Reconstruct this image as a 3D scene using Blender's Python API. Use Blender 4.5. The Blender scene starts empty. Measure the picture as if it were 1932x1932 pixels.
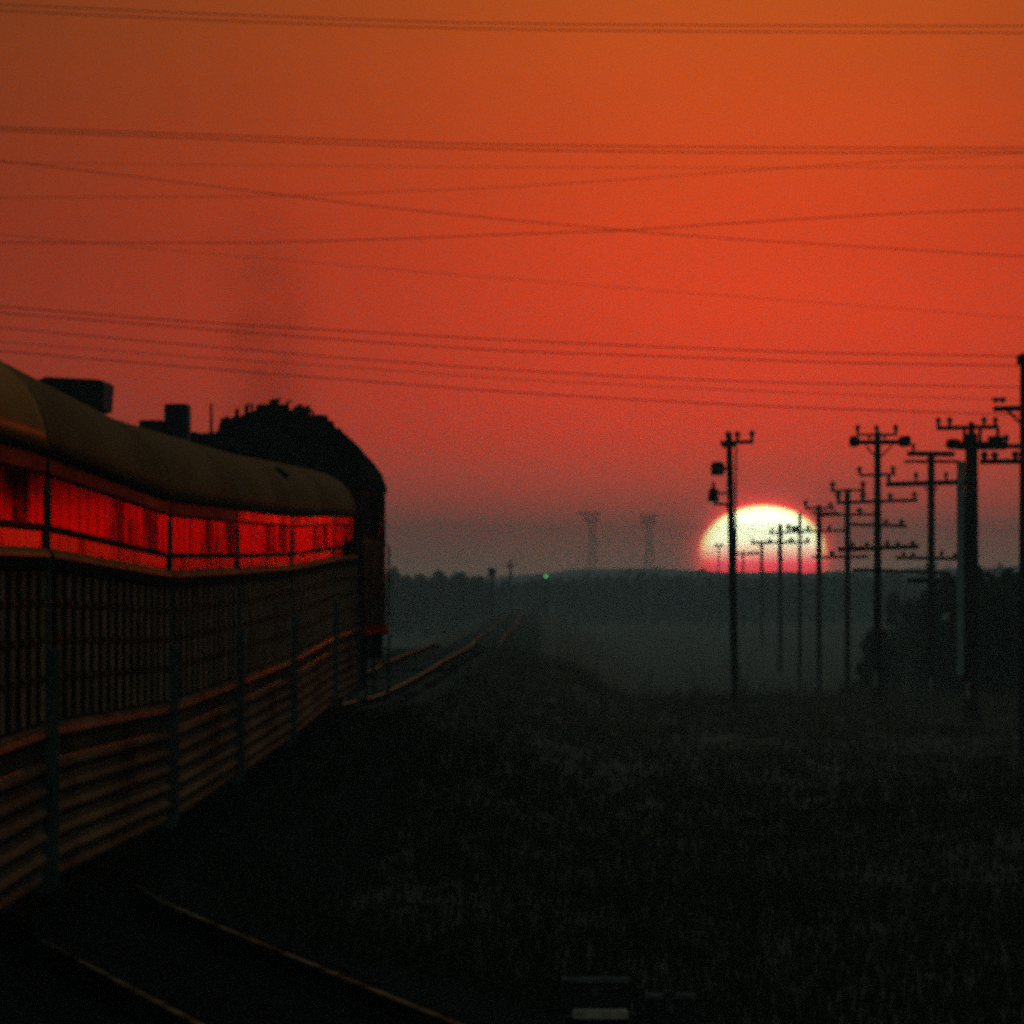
import bpy, bmesh, math, random
from mathutils import Vector, Matrix, noise

SC = bpy.context.scene
COL = SC.collection
rad = math.radians

# ------------------------------------------------------------------ camera
CZ = 2.63                      # eye height above the near rails
FOV = 5.0                      # a long telephoto
K = 966.0 / math.tan(rad(FOV / 2))   # measuring unit: 1932 units across the picture
HOR = 1080.0                   # row of the true horizon on that scale
cam = bpy.data.cameras.new("camera")
cam.sensor_fit = 'HORIZONTAL'
cam.sensor_width = 36.0
cam.angle = rad(FOV)
cam.clip_start = 0.5
cam.clip_end = 60000
cam.dof.use_dof = True         # a slightly soft long lens
cam.dof.focus_distance = 12.0
cam.dof.aperture_fstop = 84.0
camo = bpy.data.objects.new("camera", cam)
camo.location = (0, 0, CZ)
camo.rotation_euler = (rad(90) + math.atan((HOR - 966) / K), 0, 0)
COL.objects.link(camo)
SC.camera = camo

SC.view_settings.view_transform = 'Standard'
SC.view_settings.look = 'None'
SC.view_settings.exposure = 0.0
SC.view_settings.gamma = 1.0
SC.cycles.max_bounces = 6
SC.cycles.volume_bounces = 0
SC.cycles.transparent_max_bounces = 8
SC.cycles.caustics_reflective = False
SC.cycles.caustics_refractive = False
SC.cycles.use_denoising = False      # film-like grain of a dim, pushed exposure
SC.cycles.use_adaptive_sampling = True
SC.cycles.adaptive_threshold = 0.07
SC.cycles.adaptive_min_samples = 20

SUN_AZ = (1440 - 966) / K      # to the right of straight ahead
SUN_EL = (HOR - 1043) / K


# ------------------------------------------------------------------ world
def build_world():
    w = bpy.data.worlds.new("World")
    SC.world = w
    w.use_nodes = True
    nt = w.node_tree
    nt.nodes.clear()
    N, L = nt.nodes.new, nt.links.new

    def val(v, sock):
        if isinstance(v, (int, float)):
            sock.default_value = v
        else:
            L(v, sock)

    def m(op, a, b=None, c=None, clamp=False):
        n = N('ShaderNodeMath')
        n.operation = op
        n.use_clamp = clamp
        val(a, n.inputs[0])
        if b is not None:
            val(b, n.inputs[1])
        if c is not None:
            val(c, n.inputs[2])
        return n.outputs[0]

    def ramp(f, stops, mode='LINEAR'):
        n = N('ShaderNodeValToRGB')
        n.color_ramp.interpolation = mode
        e = n.color_ramp.elements
        while len(e) < len(stops):
            e.new(0.5)
        for el, (p, c) in zip(e, stops):
            el.position = p
            el.color = (c[0], c[1], c[2], 1)
        L(f, n.inputs[0])
        return n.outputs[0]

    def mix(f, a, b, kind='MIX'):
        n = N('ShaderNodeMix')
        n.data_type = 'RGBA'
        n.blend_type = kind
        n.clamp_factor = True
        val(f, n.inputs[0])
        for s, v in ((n.inputs[6], a), (n.inputs[7], b)):
            if isinstance(v, tuple):
                s.default_value = (*v, 1)
            else:
                L(v, s)
        return n.outputs[2]

    def scale(c, f):
        n = N('ShaderNodeVectorMath')
        n.operation = 'SCALE'
        L(c, n.inputs[0])
        val(f, n.inputs[3])
        return n.outputs[0]

    def add(a, b):
        n = N('ShaderNodeVectorMath')
        n.operation = 'ADD'
        L(a, n.inputs[0])
        L(b, n.inputs[1])
        return n.outputs[0]

    tc = N('ShaderNodeTexCoord')
    sx = N('ShaderNodeSeparateXYZ')
    L(tc.outputs['Generated'], sx.inputs[0])
    az = m('ARCTAN2', sx.outputs[0], sx.outputs[1])
    el = m('ARCSINE', sx.outputs[2])
    da = m('SUBTRACT', az, SUN_AZ)
    de = m('SUBTRACT', el, SUN_EL)

    # dusk band: colour by elevation, strongest round the sun
    elk = m('DIVIDE', el, 4200.0 / K, clamp=True)       # 0..1 over about 11 degrees
    band = ramp(elk, [(0.0, (0.62, 0.30, 0.19)), (0.012, (0.74, 0.20, 0.12)), (0.03, (0.92, 0.090, 0.045)), (0.06, (1.02, 0.046, 0.012)),
                      (0.10, (0.98, 0.044, 0.006)), (0.16, (0.86, 0.052, 0.004)),
                      (0.21, (0.76, 0.070, 0.004)), (0.265, (0.66, 0.090, 0.004)),
                      (0.45, (0.32, 0.085, 0.010)), (0.75, (0.06, 0.05, 0.02)), (1.0, (0.0, 0.0, 0.0))])
    r2 = m('ADD', m('POWER', m('DIVIDE', da, 1060.0 / K), 2.0),
           m('POWER', m('DIVIDE', de, 2600.0 / K), 2.0))
    glow = m('DIVIDE', 1.0, m('ADD', 1.0, r2))
    # a narrow aureole hugging the disc
    q = m('SQRT', m('ADD', m('POWER', m('DIVIDE', da, 118.0 / K), 2.0),
                    m('POWER', m('DIVIDE', de, 88.0 / K), 2.0)))
    aur = m('POWER', m('DIVIDE', 1.0, m('MAXIMUM', q, 1.0)), 8.0)
    aurc = N('ShaderNodeRGB')
    aurc.outputs[0].default_value = (4.2, 0.12, 0.16, 1)
    # slow, very faint mottling of the dusk air
    nz = N('ShaderNodeTexNoise')
    nz.inputs['Scale'].default_value = 30
    nz.inputs['Detail'].default_value = 3
    mp = N('ShaderNodeMapping')
    mp.inputs['Scale'].default_value = (1, 1, 4)
    L(tc.outputs['Generated'], mp.inputs[0])
    L(mp.outputs[0], nz.inputs['Vector'])
    mott = m('MULTIPLY_ADD', nz.outputs[0], 0.16, 0.92)
    band = scale(band, m('MULTIPLY', glow, mott))
    dusk = add(band, scale(aurc.outputs[0], aur))
    # the disc: pale at the top, reddened by thick air towards the horizon
    disc = m('SUBTRACT', 1.0, m('DIVIDE', m('SUBTRACT', q, 0.95), 0.10, clamp=True), clamp=True)
    dh = m('DIVIDE', m('SUBTRACT', el, -10.0 / K), 140.0 / K, clamp=True)
    dcol = ramp(dh, [(0.0, (4.5, 0.06, 0.20)), (0.20, (6.5, 0.4, 0.6)), (0.34, (7.0, 3.4, 2.3)),
                     (0.50, (8.0, 8.0, 5.0)), (0.8, (8.6, 9.6, 6.4)), (1.0, (8.6, 9.6, 6.4))])
    limb = m('DIVIDE', m('SUBTRACT', q, 0.80), 0.24, clamp=True)
    dcol = mix(m('MULTIPLY', limb, 0.85), dcol, mix(1.0, dcol, (0.72, 0.55, 0.16), 'MULTIPLY'))
    low = mix(disc, dusk, dcol)

    # cool high sky
    sky = N('ShaderNodeTexSky')
    sky.sky_type = 'NISHITA'
    sky.sun_disc = False
    sky.sun_elevation = SUN_EL
    sky.sun_rotation = SUN_AZ
    tint = mix(1.0, sky.outputs[0], (1.42, 1.75, 1.75), 'MULTIPLY')
    hi = m('DIVIDE', m('SUBTRACT', el, rad(5)), rad(22), clamp=True)
    high = scale(tint, m('MULTIPLY', hi, 0.15))
    flo = N('ShaderNodeRGB')
    flo.outputs[0].default_value = (0.014, 0.014, 0.005, 1)
    col = add(add(low, high), flo.outputs[0])
    below = m('DIVIDE', m('ADD', el, 40.0 / K), 40.0 / K, clamp=True)   # nothing shines from under the horizon
    col = scale(col, below)
    bg = N('ShaderNodeBackground')
    L(col, bg.inputs[0])
    bg.inputs[1].default_value = 1.0
    out = N('ShaderNodeOutputWorld')
    L(bg.outputs[0], out.inputs[0])


build_world()

# ------------------------------------------------------------------ sun
sl = bpy.data.lights.new("sun", 'SUN')
sl.energy = 0.3
sl.angle = rad(0.53)
sl.color = (1.0, 0.22, 0.07)
so = bpy.data.objects.new("sun", sl)
sdir = Vector((math.sin(SUN_AZ) * math.cos(SUN_EL), math.cos(SUN_AZ) * math.cos(SUN_EL), math.sin(SUN_EL)))
so.rotation_euler = (-sdir).to_track_quat('-Z', 'Y').to_euler()
so.location = (0, 0, 60)
COL.objects.link(so)


# ------------------------------------------------------------------ helpers
def at(px, py, d):
    return Vector(((px - 966) * d / K, d, CZ + (HOR - py) * d / K))


class MB:
    def __init__(self):
        self.v, self.f = [], []

    def add(self, verts, faces):
        b = len(self.v)
        self.v += [tuple(p) for p in verts]
        self.f += [tuple(b + i for i in f) for f in faces]
        return self

    def box(self, x0, x1, y0, y1, z0, z1):
        v = [(x, y, z) for z in (z0, z1) for y in (y0, y1) for x in (x0, x1)]
        return self.add(v, [(0, 2, 3, 1), (4, 5, 7, 6), (0, 1, 5, 4), (2, 6, 7, 3), (0, 4, 6, 2), (1, 3, 7, 5)])

    def cbox(self, x0, x1, y0, y1, z0, z1, c=0.03):
        """box with chamfered edges in the xz section and ends"""
        sec = [(x0 + c, z0), (x1 - c, z0), (x1, z0 + c), (x1, z1 - c), (x1 - c, z1), (x0 + c, z1), (x0, z1 - c), (x0, z0 + c)]
        return self.prism(sec, y0, y1)

    def prism(self, sec, y0, y1):
        """closed xz section (counter-clockwise seen from -y) extruded along y"""
        n = len(sec)
        v = [(x, y0, z) for x, z in sec] + [(x, y1, z) for x, z in sec]
        f = [tuple(range(n)), tuple(range(2 * n - 1, n - 1, -1))]
        f += [((i + 1) % n, i, n + i, n + (i + 1) % n) for i in range(n)]
        return self.add(v, f)

    def tube(self, pts, r, n=8, cap=True):
        pts = [Vector(p) for p in pts]
        rs = r if isinstance(r, (list, tuple)) else [r] * len(pts)
        rings = []
        prev = None
        for i, p in enumerate(pts):
            t = (pts[min(i + 1, len(pts) - 1)] - pts[max(i - 1, 0)]).normalized()
            if prev is None:
                a = t.cross(Vector((0, 0, 1)))
                if a.length < 1e-3:
                    a = t.cross(Vector((0, 1, 0)))
            else:
                a = prev - t * prev.dot(t)
            a.normalize()
            prev = a
            b = t.cross(a)
            rings.append([p + (a * math.cos(2 * math.pi * k / n) + b * math.sin(2 * math.pi * k / n)) * rs[i] for k in range(n)])
        v = [q for ring in rings for q in ring]
        f = []
        for i in range(len(pts) - 1):
            for k in range(n):
                k2 = (k + 1) % n
                f.append((i * n + k, i * n + k2, (i + 1) * n + k2, (i + 1) * n + k))
        if cap:
            f.append(tuple(range(n - 1, -1, -1)))
            e = (len(pts) - 1) * n
            f.append(tuple(e + k for k in range(n)))
        return self.add(v, f)

    def lathe(self, prof, c=(0, 0, 0), n=12):
        """profile of (radius, z) turned about a vertical axis through c"""
        v, f = [], []
        for r, z in prof:
            for k in range(n):
                a = 2 * math.pi * k / n
                v.append((c[0] + r * math.cos(a), c[1] + r * math.sin(a), c[2] + z))
        for i in range(len(prof) - 1):
            for k in range(n):
                k2 = (k + 1) % n
                f.append((i * n + k, i * n + k2, (i + 1) * n + k2, (i + 1) * n + k))
        f.append(tuple(range(n - 1, -1, -1)))
        e = (len(prof) - 1) * n
        f.append(tuple(e + k for k in range(n)))
        return self.add(v, f)

    def build(self, name, mat, parent=None, smooth=False, bevel=0.0):
        me = bpy.data.meshes.new(name)
        me.from_pydata(self.v, [], self.f)
        me.update()
        bm = bmesh.new()
        bm.from_mesh(me)
        bmesh.ops.recalc_face_normals(bm, faces=bm.faces)
        if bevel:
            bmesh.ops.bevel(bm, geom=list(bm.edges), offset=bevel, segments=2, affect='EDGES', profile=0.6)
        bm.to_mesh(me)
        bm.free()
        if smooth:
            for p in me.polygons:
                p.use_smooth = True
        me.materials.append(mat)
        o = bpy.data.objects.new(name, me)
        COL.objects.link(o)
        if parent is not None:
            o.parent = parent
        return o


def tag(o, label=None, cat=None, group=None, kind=None):
    if label:
        o['label'] = label
    if cat:
        o['category'] = cat
    if group:
        o['group'] = group
    if kind:
        o['kind'] = kind
    return o


def thing(name, label, cat, loc=(0, 0, 0), group=None, matrix=None):
    o = bpy.data.objects.new(name, None)
    o.empty_display_size = 0.3
    COL.objects.link(o)
    if matrix is not None:
        o.matrix_world = matrix
    else:
        o.location = loc
    return tag(o, label, cat, group)


def lerp(a, b, t):
    return a + (b - a) * t


def sstep(a, b, x):
    t = min(1, max(0, (x - a) / (b - a)))
    return t * t * (3 - 2 * t)


def curve1d(pts):
    xs = [p[0] for p in pts]
    ys = [p[1] for p in pts]
    n = len(xs)
    dl = [(ys[i + 1] - ys[i]) / (xs[i + 1] - xs[i]) for i in range(n - 1)]
    tg = [dl[0]] + [0 if dl[i - 1] * dl[i] <= 0 else 2 * dl[i - 1] * dl[i] / (dl[i - 1] + dl[i]) for i in range(1, n - 1)] + [dl[-1]]

    def f(x):
        if x <= xs[0]:
            return ys[0]
        if x >= xs[-1]:
            return ys[-1]
        i = 0
        while x > xs[i + 1]:
            i += 1
        h = xs[i + 1] - xs[i]
        t = (x - xs[i]) / h
        return ((2 * t ** 3 - 3 * t ** 2 + 1) * ys[i] + (t ** 3 - 2 * t ** 2 + t) * h * tg[i]
                + (-2 * t ** 3 + 3 * t ** 2) * ys[i + 1] + (t ** 3 - t ** 2) * h * tg[i + 1])
    return f


# ------------------------------------------------------------------ materials
def mat(name, base, rough=0.6, metal=0.0, var=0.25, scale=3.0, bump=0.0, bscale=20.0, spec=0.5,
        second=None, stretch=(1, 1, 1), emit=None, rvar=0.0, coat=0.0):
    m = bpy.data.materials.new(name)
    m.use_nodes = True
    nt = m.node_tree
    N, L = nt.nodes.new, nt.links.new
    b = nt.nodes['Principled BSDF']
    tc = N('ShaderNodeTexCoord')
    mp = N('ShaderNodeMapping')
    mp.inputs['Scale'].default_value = stretch
    L(tc.outputs['Object'], mp.inputs[0])
    nz = N('ShaderNodeTexNoise')
    nz.inputs['Scale'].default_value = scale
    nz.inputs['Detail'].default_value = 5
    nz.inputs['Roughness'].default_value = 0.62
    L(mp.outputs[0], nz.inputs['Vector'])
    cr = N('ShaderNodeValToRGB')
    c0 = second or tuple(c * (1 - var) for c in base)
    c1 = base if second else tuple(min(1, c * (1 + var)) for c in base)
    cr.color_ramp.elements[0].position = 0.32
    cr.color_ramp.elements[0].color = (*c0, 1)
    cr.color_ramp.elements[1].position = 0.70
    cr.color_ramp.elements[1].color = (*c1, 1)
    L(nz.outputs[0], cr.inputs[0])
    L(cr.outputs[0], b.inputs['Base Color'])
    b.inputs['Metallic'].default_value = metal
    b.inputs['Roughness'].default_value = rough
    b.inputs['Specular IOR Level'].default_value = spec
    if coat:
        b.inputs['Coat Weight'].default_value = coat
        b.inputs['Coat Roughness'].default_value = 0.1
    if rvar:
        mr = N('ShaderNodeMapRange')
        mr.inputs['From Min'].default_value = 0.3
        mr.inputs['From Max'].default_value = 0.7
        mr.inputs['To Min'].default_value = max(0.02, rough - rvar)
        mr.inputs['To Max'].default_value = min(1, rough + rvar)
        L(nz.outputs[0], mr.inputs[0])
        L(mr.outputs[0], b.inputs['Roughness'])
    if bump:
        n2 = N('ShaderNodeTexNoise')
        n2.inputs['Scale'].default_value = bscale
        n2.inputs['Detail'].default_value = 4
        L(mp.outputs[0], n2.inputs['Vector'])
        bp = N('ShaderNodeBump')
        bp.inputs['Strength'].default_value = bump
        bp.inputs['Distance'].default_value = 0.02
        L(n2.outputs[0], bp.inputs['Height'])
        L(bp.outputs[0], b.inputs['Normal'])
    if emit:
        b.inputs['Emission Color'].default_value = (*emit[0], 1)
        b.inputs['Emission Strength'].default_value = emit[1]
    return m


def gmat(name, dif, glo, rough, fac, var=0.3, scale=1.0, stretch=(1, 1, 1), bump=0.0, bscale=5.0, rvar=0.0):
    """weathered coloured sheet: a dull coat with a tinted sheen that keeps its tint at a glancing view"""
    m = bpy.data.materials.new(name)
    m.use_nodes = True
    nt = m.node_tree
    nt.nodes.clear()
    N, L = nt.nodes.new, nt.links.new
    tc = N('ShaderNodeTexCoord')
    mp = N('ShaderNodeMapping')
    mp.inputs['Scale'].default_value = stretch
    L(tc.outputs['Object'], mp.inputs[0])
    nz = N('ShaderNodeTexNoise')
    nz.inputs['Scale'].default_value = scale
    nz.inputs['Detail'].default_value = 4
    L(mp.outputs[0], nz.inputs['Vector'])
    d, g, mx = N('ShaderNodeBsdfDiffuse'), N('ShaderNodeBsdfGlossy'), N('ShaderNodeMixShader')
    for node, c in ((d, dif), (g, glo)):
        cr = N('ShaderNodeValToRGB')
        cr.color_ramp.elements[0].position = 0.34
        cr.color_ramp.elements[0].color = (*[q * (1 - var) for q in c], 1)
        cr.color_ramp.elements[1].position = 0.66
        cr.color_ramp.elements[1].color = (*[min(1, q * (1 + var)) for q in c], 1)
        L(nz.outputs[0], cr.inputs[0])
        L(cr.outputs[0], node.inputs[0])
    g.inputs['Roughness'].default_value = rough
    if rvar:
        mr = N('ShaderNodeMapRange')
        mr.inputs['From Min'].default_value = 0.3
        mr.inputs['From Max'].default_value = 0.7
        mr.inputs['To Min'].default_value = max(0.03, rough - rvar)
        mr.inputs['To Max'].default_value = rough + rvar
        L(nz.outputs[0], mr.inputs[0])
        L(mr.outputs[0], g.inputs['Roughness'])
    if bump:
        n2 = N('ShaderNodeTexNoise')
        n2.inputs['Scale'].default_value = bscale
        L(mp.outputs[0], n2.inputs['Vector'])
        bp = N('ShaderNodeBump')
        bp.inputs['Strength'].default_value = bump
        bp.inputs['Distance'].default_value = 0.02
        L(n2.outputs[0], bp.inputs['Height'])
        L(bp.outputs[0], d.inputs['Normal'])
        L(bp.outputs[0], g.inputs['Normal'])
    mx.inputs[0].default_value = fac
    L(d.outputs[0], mx.inputs[1])
    L(g.outputs[0], mx.inputs[2])
    out = N('ShaderNodeOutputMaterial')
    L(mx.outputs[0], out.inputs[0])
    return m


M = {
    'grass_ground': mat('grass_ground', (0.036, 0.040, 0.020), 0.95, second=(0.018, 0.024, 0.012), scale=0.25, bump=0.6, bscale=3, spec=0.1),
    'hazed_field': mat('hazed_field', (0.092, 0.084, 0.050), 0.95, second=(0.062, 0.060, 0.036), scale=0.03, bump=0.4, bscale=2, spec=0.05),  # far ground made paler, standing in for thicker ground haze
    'hazed_grass': mat('hazed_grass', (0.130, 0.108, 0.064), 0.9, second=(0.080, 0.072, 0.042), scale=0.10, spec=0.05),  # brownish far blades, paled in place of mid-ground haze
    'grass': mat('grass', (0.034, 0.038, 0.017), 0.9, second=(0.020, 0.027, 0.012), scale=0.12, spec=0.1),
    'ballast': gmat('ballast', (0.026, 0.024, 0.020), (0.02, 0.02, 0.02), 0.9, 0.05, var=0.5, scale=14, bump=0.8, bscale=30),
    'ballast_pale': gmat('ballast_pale', (0.066, 0.062, 0.048), (0.02, 0.02, 0.02), 0.9, 0.05, var=0.4, scale=9, bump=0.6, bscale=20),  # lighter copy of the ballast, toned to the hazed field
    'rail': gmat('rail_head', (0.08, 0.06, 0.04), (0.42, 0.27, 0.15), 0.26, 0.72, var=0.3, scale=2, rvar=0.06),
    'rail_dull': gmat('rail_dull', (0.045, 0.038, 0.028), (0.145, 0.10, 0.062), 0.30, 0.55, var=0.7, scale=0.9, rvar=0.1),
    'rust': gmat('rail_rust', (0.030, 0.020, 0.015), (0.05, 0.03, 0.02), 0.6, 0.15, var=0.4, scale=3),
    'sleeper': gmat('sleeper', (0.028, 0.024, 0.020), (0.02, 0.02, 0.02), 0.8, 0.05, var=0.5, scale=8),
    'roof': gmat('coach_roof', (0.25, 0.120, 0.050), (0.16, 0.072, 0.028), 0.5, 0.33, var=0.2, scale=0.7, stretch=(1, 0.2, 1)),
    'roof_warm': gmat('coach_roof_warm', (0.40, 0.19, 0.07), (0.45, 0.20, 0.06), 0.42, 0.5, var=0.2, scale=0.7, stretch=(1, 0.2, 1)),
    'letter': gmat('letterboard', (0.11, 0.036, 0.028), (0.17, 0.045, 0.032), 0.40, 0.48, var=0.3, scale=1.0, stretch=(1, 0.3, 1)),
    'body': gmat('coach_body', (0.022, 0.018, 0.015), (0.05, 0.035, 0.028), 0.5, 0.15, var=0.3, scale=1.0),
    'window': gmat('window_glass', (0.03, 0.004, 0.004), (0.035, 0.0006, 0.0009), 0.19, 0.85, var=0.92, scale=1.0, stretch=(1, 0.20, 0.5), bump=0.12, bscale=1.0, rvar=0.06),  # red tint and patches put the sunset reflection into the glass colour
    'band_rail': gmat('band_rail', (0.05, 0.014, 0.012), (0.04, 0.008, 0.006), 0.4, 0.4, var=0.3),
    'letter_bright': gmat('letterboard_bright', (0.06, 0.012, 0.010), (0.060, 0.004, 0.003), 0.22, 0.65, var=0.6, scale=1.0, stretch=(1, 0.35, 0.5), bump=0.1, bscale=1.0, rvar=0.07),  # letterboard copy coloured for the red reflection on the far coaches
    'strip': gmat('red_strip', (0.06, 0.010, 0.008), (0.042, 0.0035, 0.003), 0.20, 0.7, var=0.8, scale=1.0, stretch=(1, 0.4, 0.5), bump=0.12, bscale=1.0, rvar=0.06),
    'trim': gmat('brass_trim', (0.12, 0.07, 0.03), (0.28, 0.13, 0.05), 0.4, 0.5, var=0.25),
    'rib': gmat('ribbed_steel', (0.52, 0.26, 0.15), (0.24, 0.11, 0.06), 0.45, 0.25, var=0.35, scale=1.5),
    'flute': gmat('fluted_steel', (0.115, 0.070, 0.044), (0.145, 0.088, 0.048), 0.31, 0.36, var=0.45, scale=0.8, stretch=(1, 0.25, 1), rvar=0.08),
    'post': gmat('post_skylit', (0.075, 0.110, 0.095), (0.05, 0.05, 0.04), 0.6, 0.12, var=0.3, scale=3),  # teal of the skylight put into the posts' own colour
    'dark': gmat('dark_iron', (0.018, 0.017, 0.016), (0.04, 0.03, 0.025), 0.6, 0.12, var=0.3, scale=3),
    'rubber': mat('rubber', (0.012, 0.012, 0.012), 0.9, var=0.2),
    'loco': gmat('loco_paint', (0.030, 0.014, 0.012), (0.07, 0.016, 0.012), 0.4, 0.3, var=0.35, scale=1.5),
    'loco_roof': gmat('loco_roof', (0.014, 0.017, 0.015), (0.03, 0.03, 0.028), 0.6, 0.1, var=0.4, scale=2, bump=0.3),
    'loco_red': gmat('loco_red', (0.06, 0.012, 0.010), (0.12, 0.014, 0.010), 0.3, 0.35, var=0.4, scale=1.5),
    'pole': mat('pole_wood', (0.030, 0.026, 0.022), 0.9, var=0.4, scale=2.5, stretch=(1, 1, 0.2), spec=0.15, bump=0.3, bscale=10),
    'insul': mat('insulator', (0.035, 0.028, 0.026), 0.5, var=0.2),
    'marker': mat('pole_marker', (0.20, 0.19, 0.16), 0.8, var=0.3, scale=4),
    'conduit_or_haze_strip': gmat('conduit_or_haze_strip', (0.21, 0.26, 0.23), (0.1, 0.1, 0.1), 0.7, 0.1, var=0.2, scale=2),  # pale haze tone for the strip beside the thickest pole
    'wire': mat('wire', (0.025, 0.02, 0.02), 0.7, var=0.1),
    'leaf': mat('leaf', (0.050, 0.062, 0.030), 0.9, second=(0.022, 0.034, 0.020), scale=0.7, spec=0.1),
    'far_leaf': mat('far_leaf', (0.045, 0.058, 0.034), 0.9, second=(0.026, 0.036, 0.024), scale=0.3, spec=0.1),
    'bark': mat('bark', (0.035, 0.028, 0.022), 0.95, var=0.3, scale=3, spec=0.1),
    'steel': mat('lattice_steel', (0.05, 0.05, 0.05), 0.7, 0.3, var=0.2),
    'hill': mat('hill_scrub', (0.045, 0.05, 0.034), 0.95, var=0.3, scale=0.02, spec=0.05),
    'lid': gmat('cabinet_lid', (0.10, 0.10, 0.085), (0.1, 0.1, 0.1), 0.6, 0.1, var=0.4, scale=6),
    'concrete': mat('concrete', (0.46, 0.36, 0.25), 0.55, var=0.35, scale=6, bump=0.3),
    'box': mat('cabinet_iron', (0.014, 0.014, 0.014), 0.8, var=0.4, scale=5),
    'lamp': mat('signal_lamp', (0.1, 0.5, 0.3), 0.3, var=0.0, emit=((0.22, 1.0, 0.36), 0.9)),
}

# ------------------------------------------------------------------ alignment of the line and lie of the land
track_x = curve1d([(30, -4.72), (75, -4.78), (83, -4.80), (111, -4.73), (133, -4.61), (160, -4.50), (191, -4.40),
                   (207, -4.24), (224, -3.98), (250, -3.50), (323, -2.85), (412, -2.13), (662, -1.35),
                   (1000, -0.35), (1444, 0.52), (2000, 1.6), (2600, 3.0)])
track_z = curve1d([(30, 0), (83, 0), (111, -0.158), (133, -0.125), (160, -0.07), (191, 0.08), (212, 0.14), (250, 0.06),
                   (300, 0.06), (360, 0.13), (412, 0.12), (470, -0.5), (560, -1.7), (662, -1.2), (900, -1.55),
                   (1444, -2.05), (2000, -3.6), (2600, -6.0)])
branch_x = curve1d([(30, 2.6), (45, 1.22), (60, -0.24), (69, -1.13), (77.6, -1.98), (88, -2.97), (100, -3.85), (112, -4.45), (122, -4.68)])
land_z = curve1d([(-80, -0.9), (60, -0.95), (100, -1.1), (200, -1.4), (300, -1.72), (400, -2.1), (460, -2.45), (630, -4.9),
                  (800, -6.0), (1120, -7.0), (1650, -8.0), (2500, -8.0), (3500, -5.0), (5000, -4.0), (9500, -4.0)])


def ground_z(x, y):
    d = abs(x - track_x(y))
    b = track_z(y) - 0.8
    if y < 122:
        d = min(d, abs(x - branch_x(y)))
    if y > 2600:
        return land_z(y)
    g = land_z(y)
    t = sstep(3.4, 3.4 + max(2.5, 2.4 * abs(b - g)), d)
    amp = 0.11 + 0.05 * sstep(100, 1000, y)
    nz = noise.noise(Vector((x * 0.30, y * 0.045, 0.3))) * amp + noise.noise(Vector((x * 0.06, y * 0.012, 4.3))) * amp * 2.0
    return lerp(b, g, t) + nz * t


def build_ground():
    ys = [-250, -150, -80, -30, 0, 20, 35]
    y = 45.0
    while y < 9300:
        ys.append(y)
        y *= 1.028
    ys.append(9300)
    xs = [-3200, -2000, -1200, -700, -400, -240, -150, -100, -70, -50, -38, -30, -24]
    x = -20.0
    while x <= 30.01:
        xs.append(x)
        x += 0.62
    xs += [34, 40, 50, 64, 80, 105, 150, 240, 400, 700, 1200, 2000, 3200]
    mb = MB()
    mb.v = [(a, b, ground_z(a, b)) for b in ys for a in xs]
    n = len(xs)
    mb.f = [(j * n + i, j * n + i + 1, (j + 1) * n + i + 1, (j + 1) * n + i) for j in range(len(ys) - 1) for i in range(n - 1)]
    o = mb.build('ground', M['grass_ground'], smooth=True)
    o.data.materials.append(M['hazed_field'])
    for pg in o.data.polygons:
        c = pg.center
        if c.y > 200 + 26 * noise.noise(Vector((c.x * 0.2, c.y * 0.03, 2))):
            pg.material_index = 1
    tag(o, kind='structure')


build_ground()


def build_hills():
    prof = curve1d([(-1400, 1080), (-300, 1078), (400, 1088), (900, 1089), (1000, 1084), (1090, 1076), (1170, 1072), (1260, 1073),
                    (1330, 1077), (1420, 1080), (1560, 1079), (1800, 1072), (2400, 1062), (3400, 1068)])
    mb = MB()
    d = 7600
    cols = list(range(-1400, 3401, 40))
    rows = [(-900, 0.0), (-600, 0.35), (-300, 0.78), (0, 1.0), (400, 0.8), (900, 0.0)]
    for dy, f in rows:
        for c in cols:
            p = at(c, prof(c), d)
            z = -4.3 + (p.z + 4.3 + noise.noise(Vector((c * 0.02, dy * 0.01, 0))) * 1.6) * f
            mb.v.append((p.x, d + dy, z))
    n = len(cols)
    for j in range(len(rows) - 1):
        for i in range(n - 1):
            mb.f.append((j * n + i, j * n + i + 1, (j + 1) * n + i + 1, (j + 1) * n + i))
    tag(mb.build('hills', M['hill'], smooth=True), kind='structure')


build_hills()


def ballast(name, fx, fz, y0, y1, drop):
    prof = [(-3.1, -0.95), (-2.1, -0.20), (-0.9, -0.15), (0.9, -0.15), (2.1, -0.20), (3.1, -0.95)]
    mb = MB()
    ys = []
    y = y0
    while y < y1:
        ys.append(y)
        y += max(2.0, y * 0.015)
    ys.append(y1)
    for y in ys:
        for px, pz in prof:
            j = noise.noise(Vector((px * 2, y * 0.9, drop * 50))) * 0.05
            mb.v.append((fx(y) + px + j, y, fz(y) + pz - drop + j * 0.6))
    n = len(prof)
    for j in range(len(ys) - 1):
        for i in range(n - 1):
            mb.f.append((j * n + i, j * n + i + 1, (j + 1) * n + i + 1, (j + 1) * n + i))
    o = mb.build(name, M['ballast'], smooth=False)
    o.data.materials.append(M['ballast_pale'])
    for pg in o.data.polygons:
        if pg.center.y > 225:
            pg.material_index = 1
    tag(o, kind='structure')


ballast('trackbed', track_x, track_z, 30, 2550, 0.0)
ballast('trackbed', branch_x, lambda y: track_z(y), 30, 118, 0.03)

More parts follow.
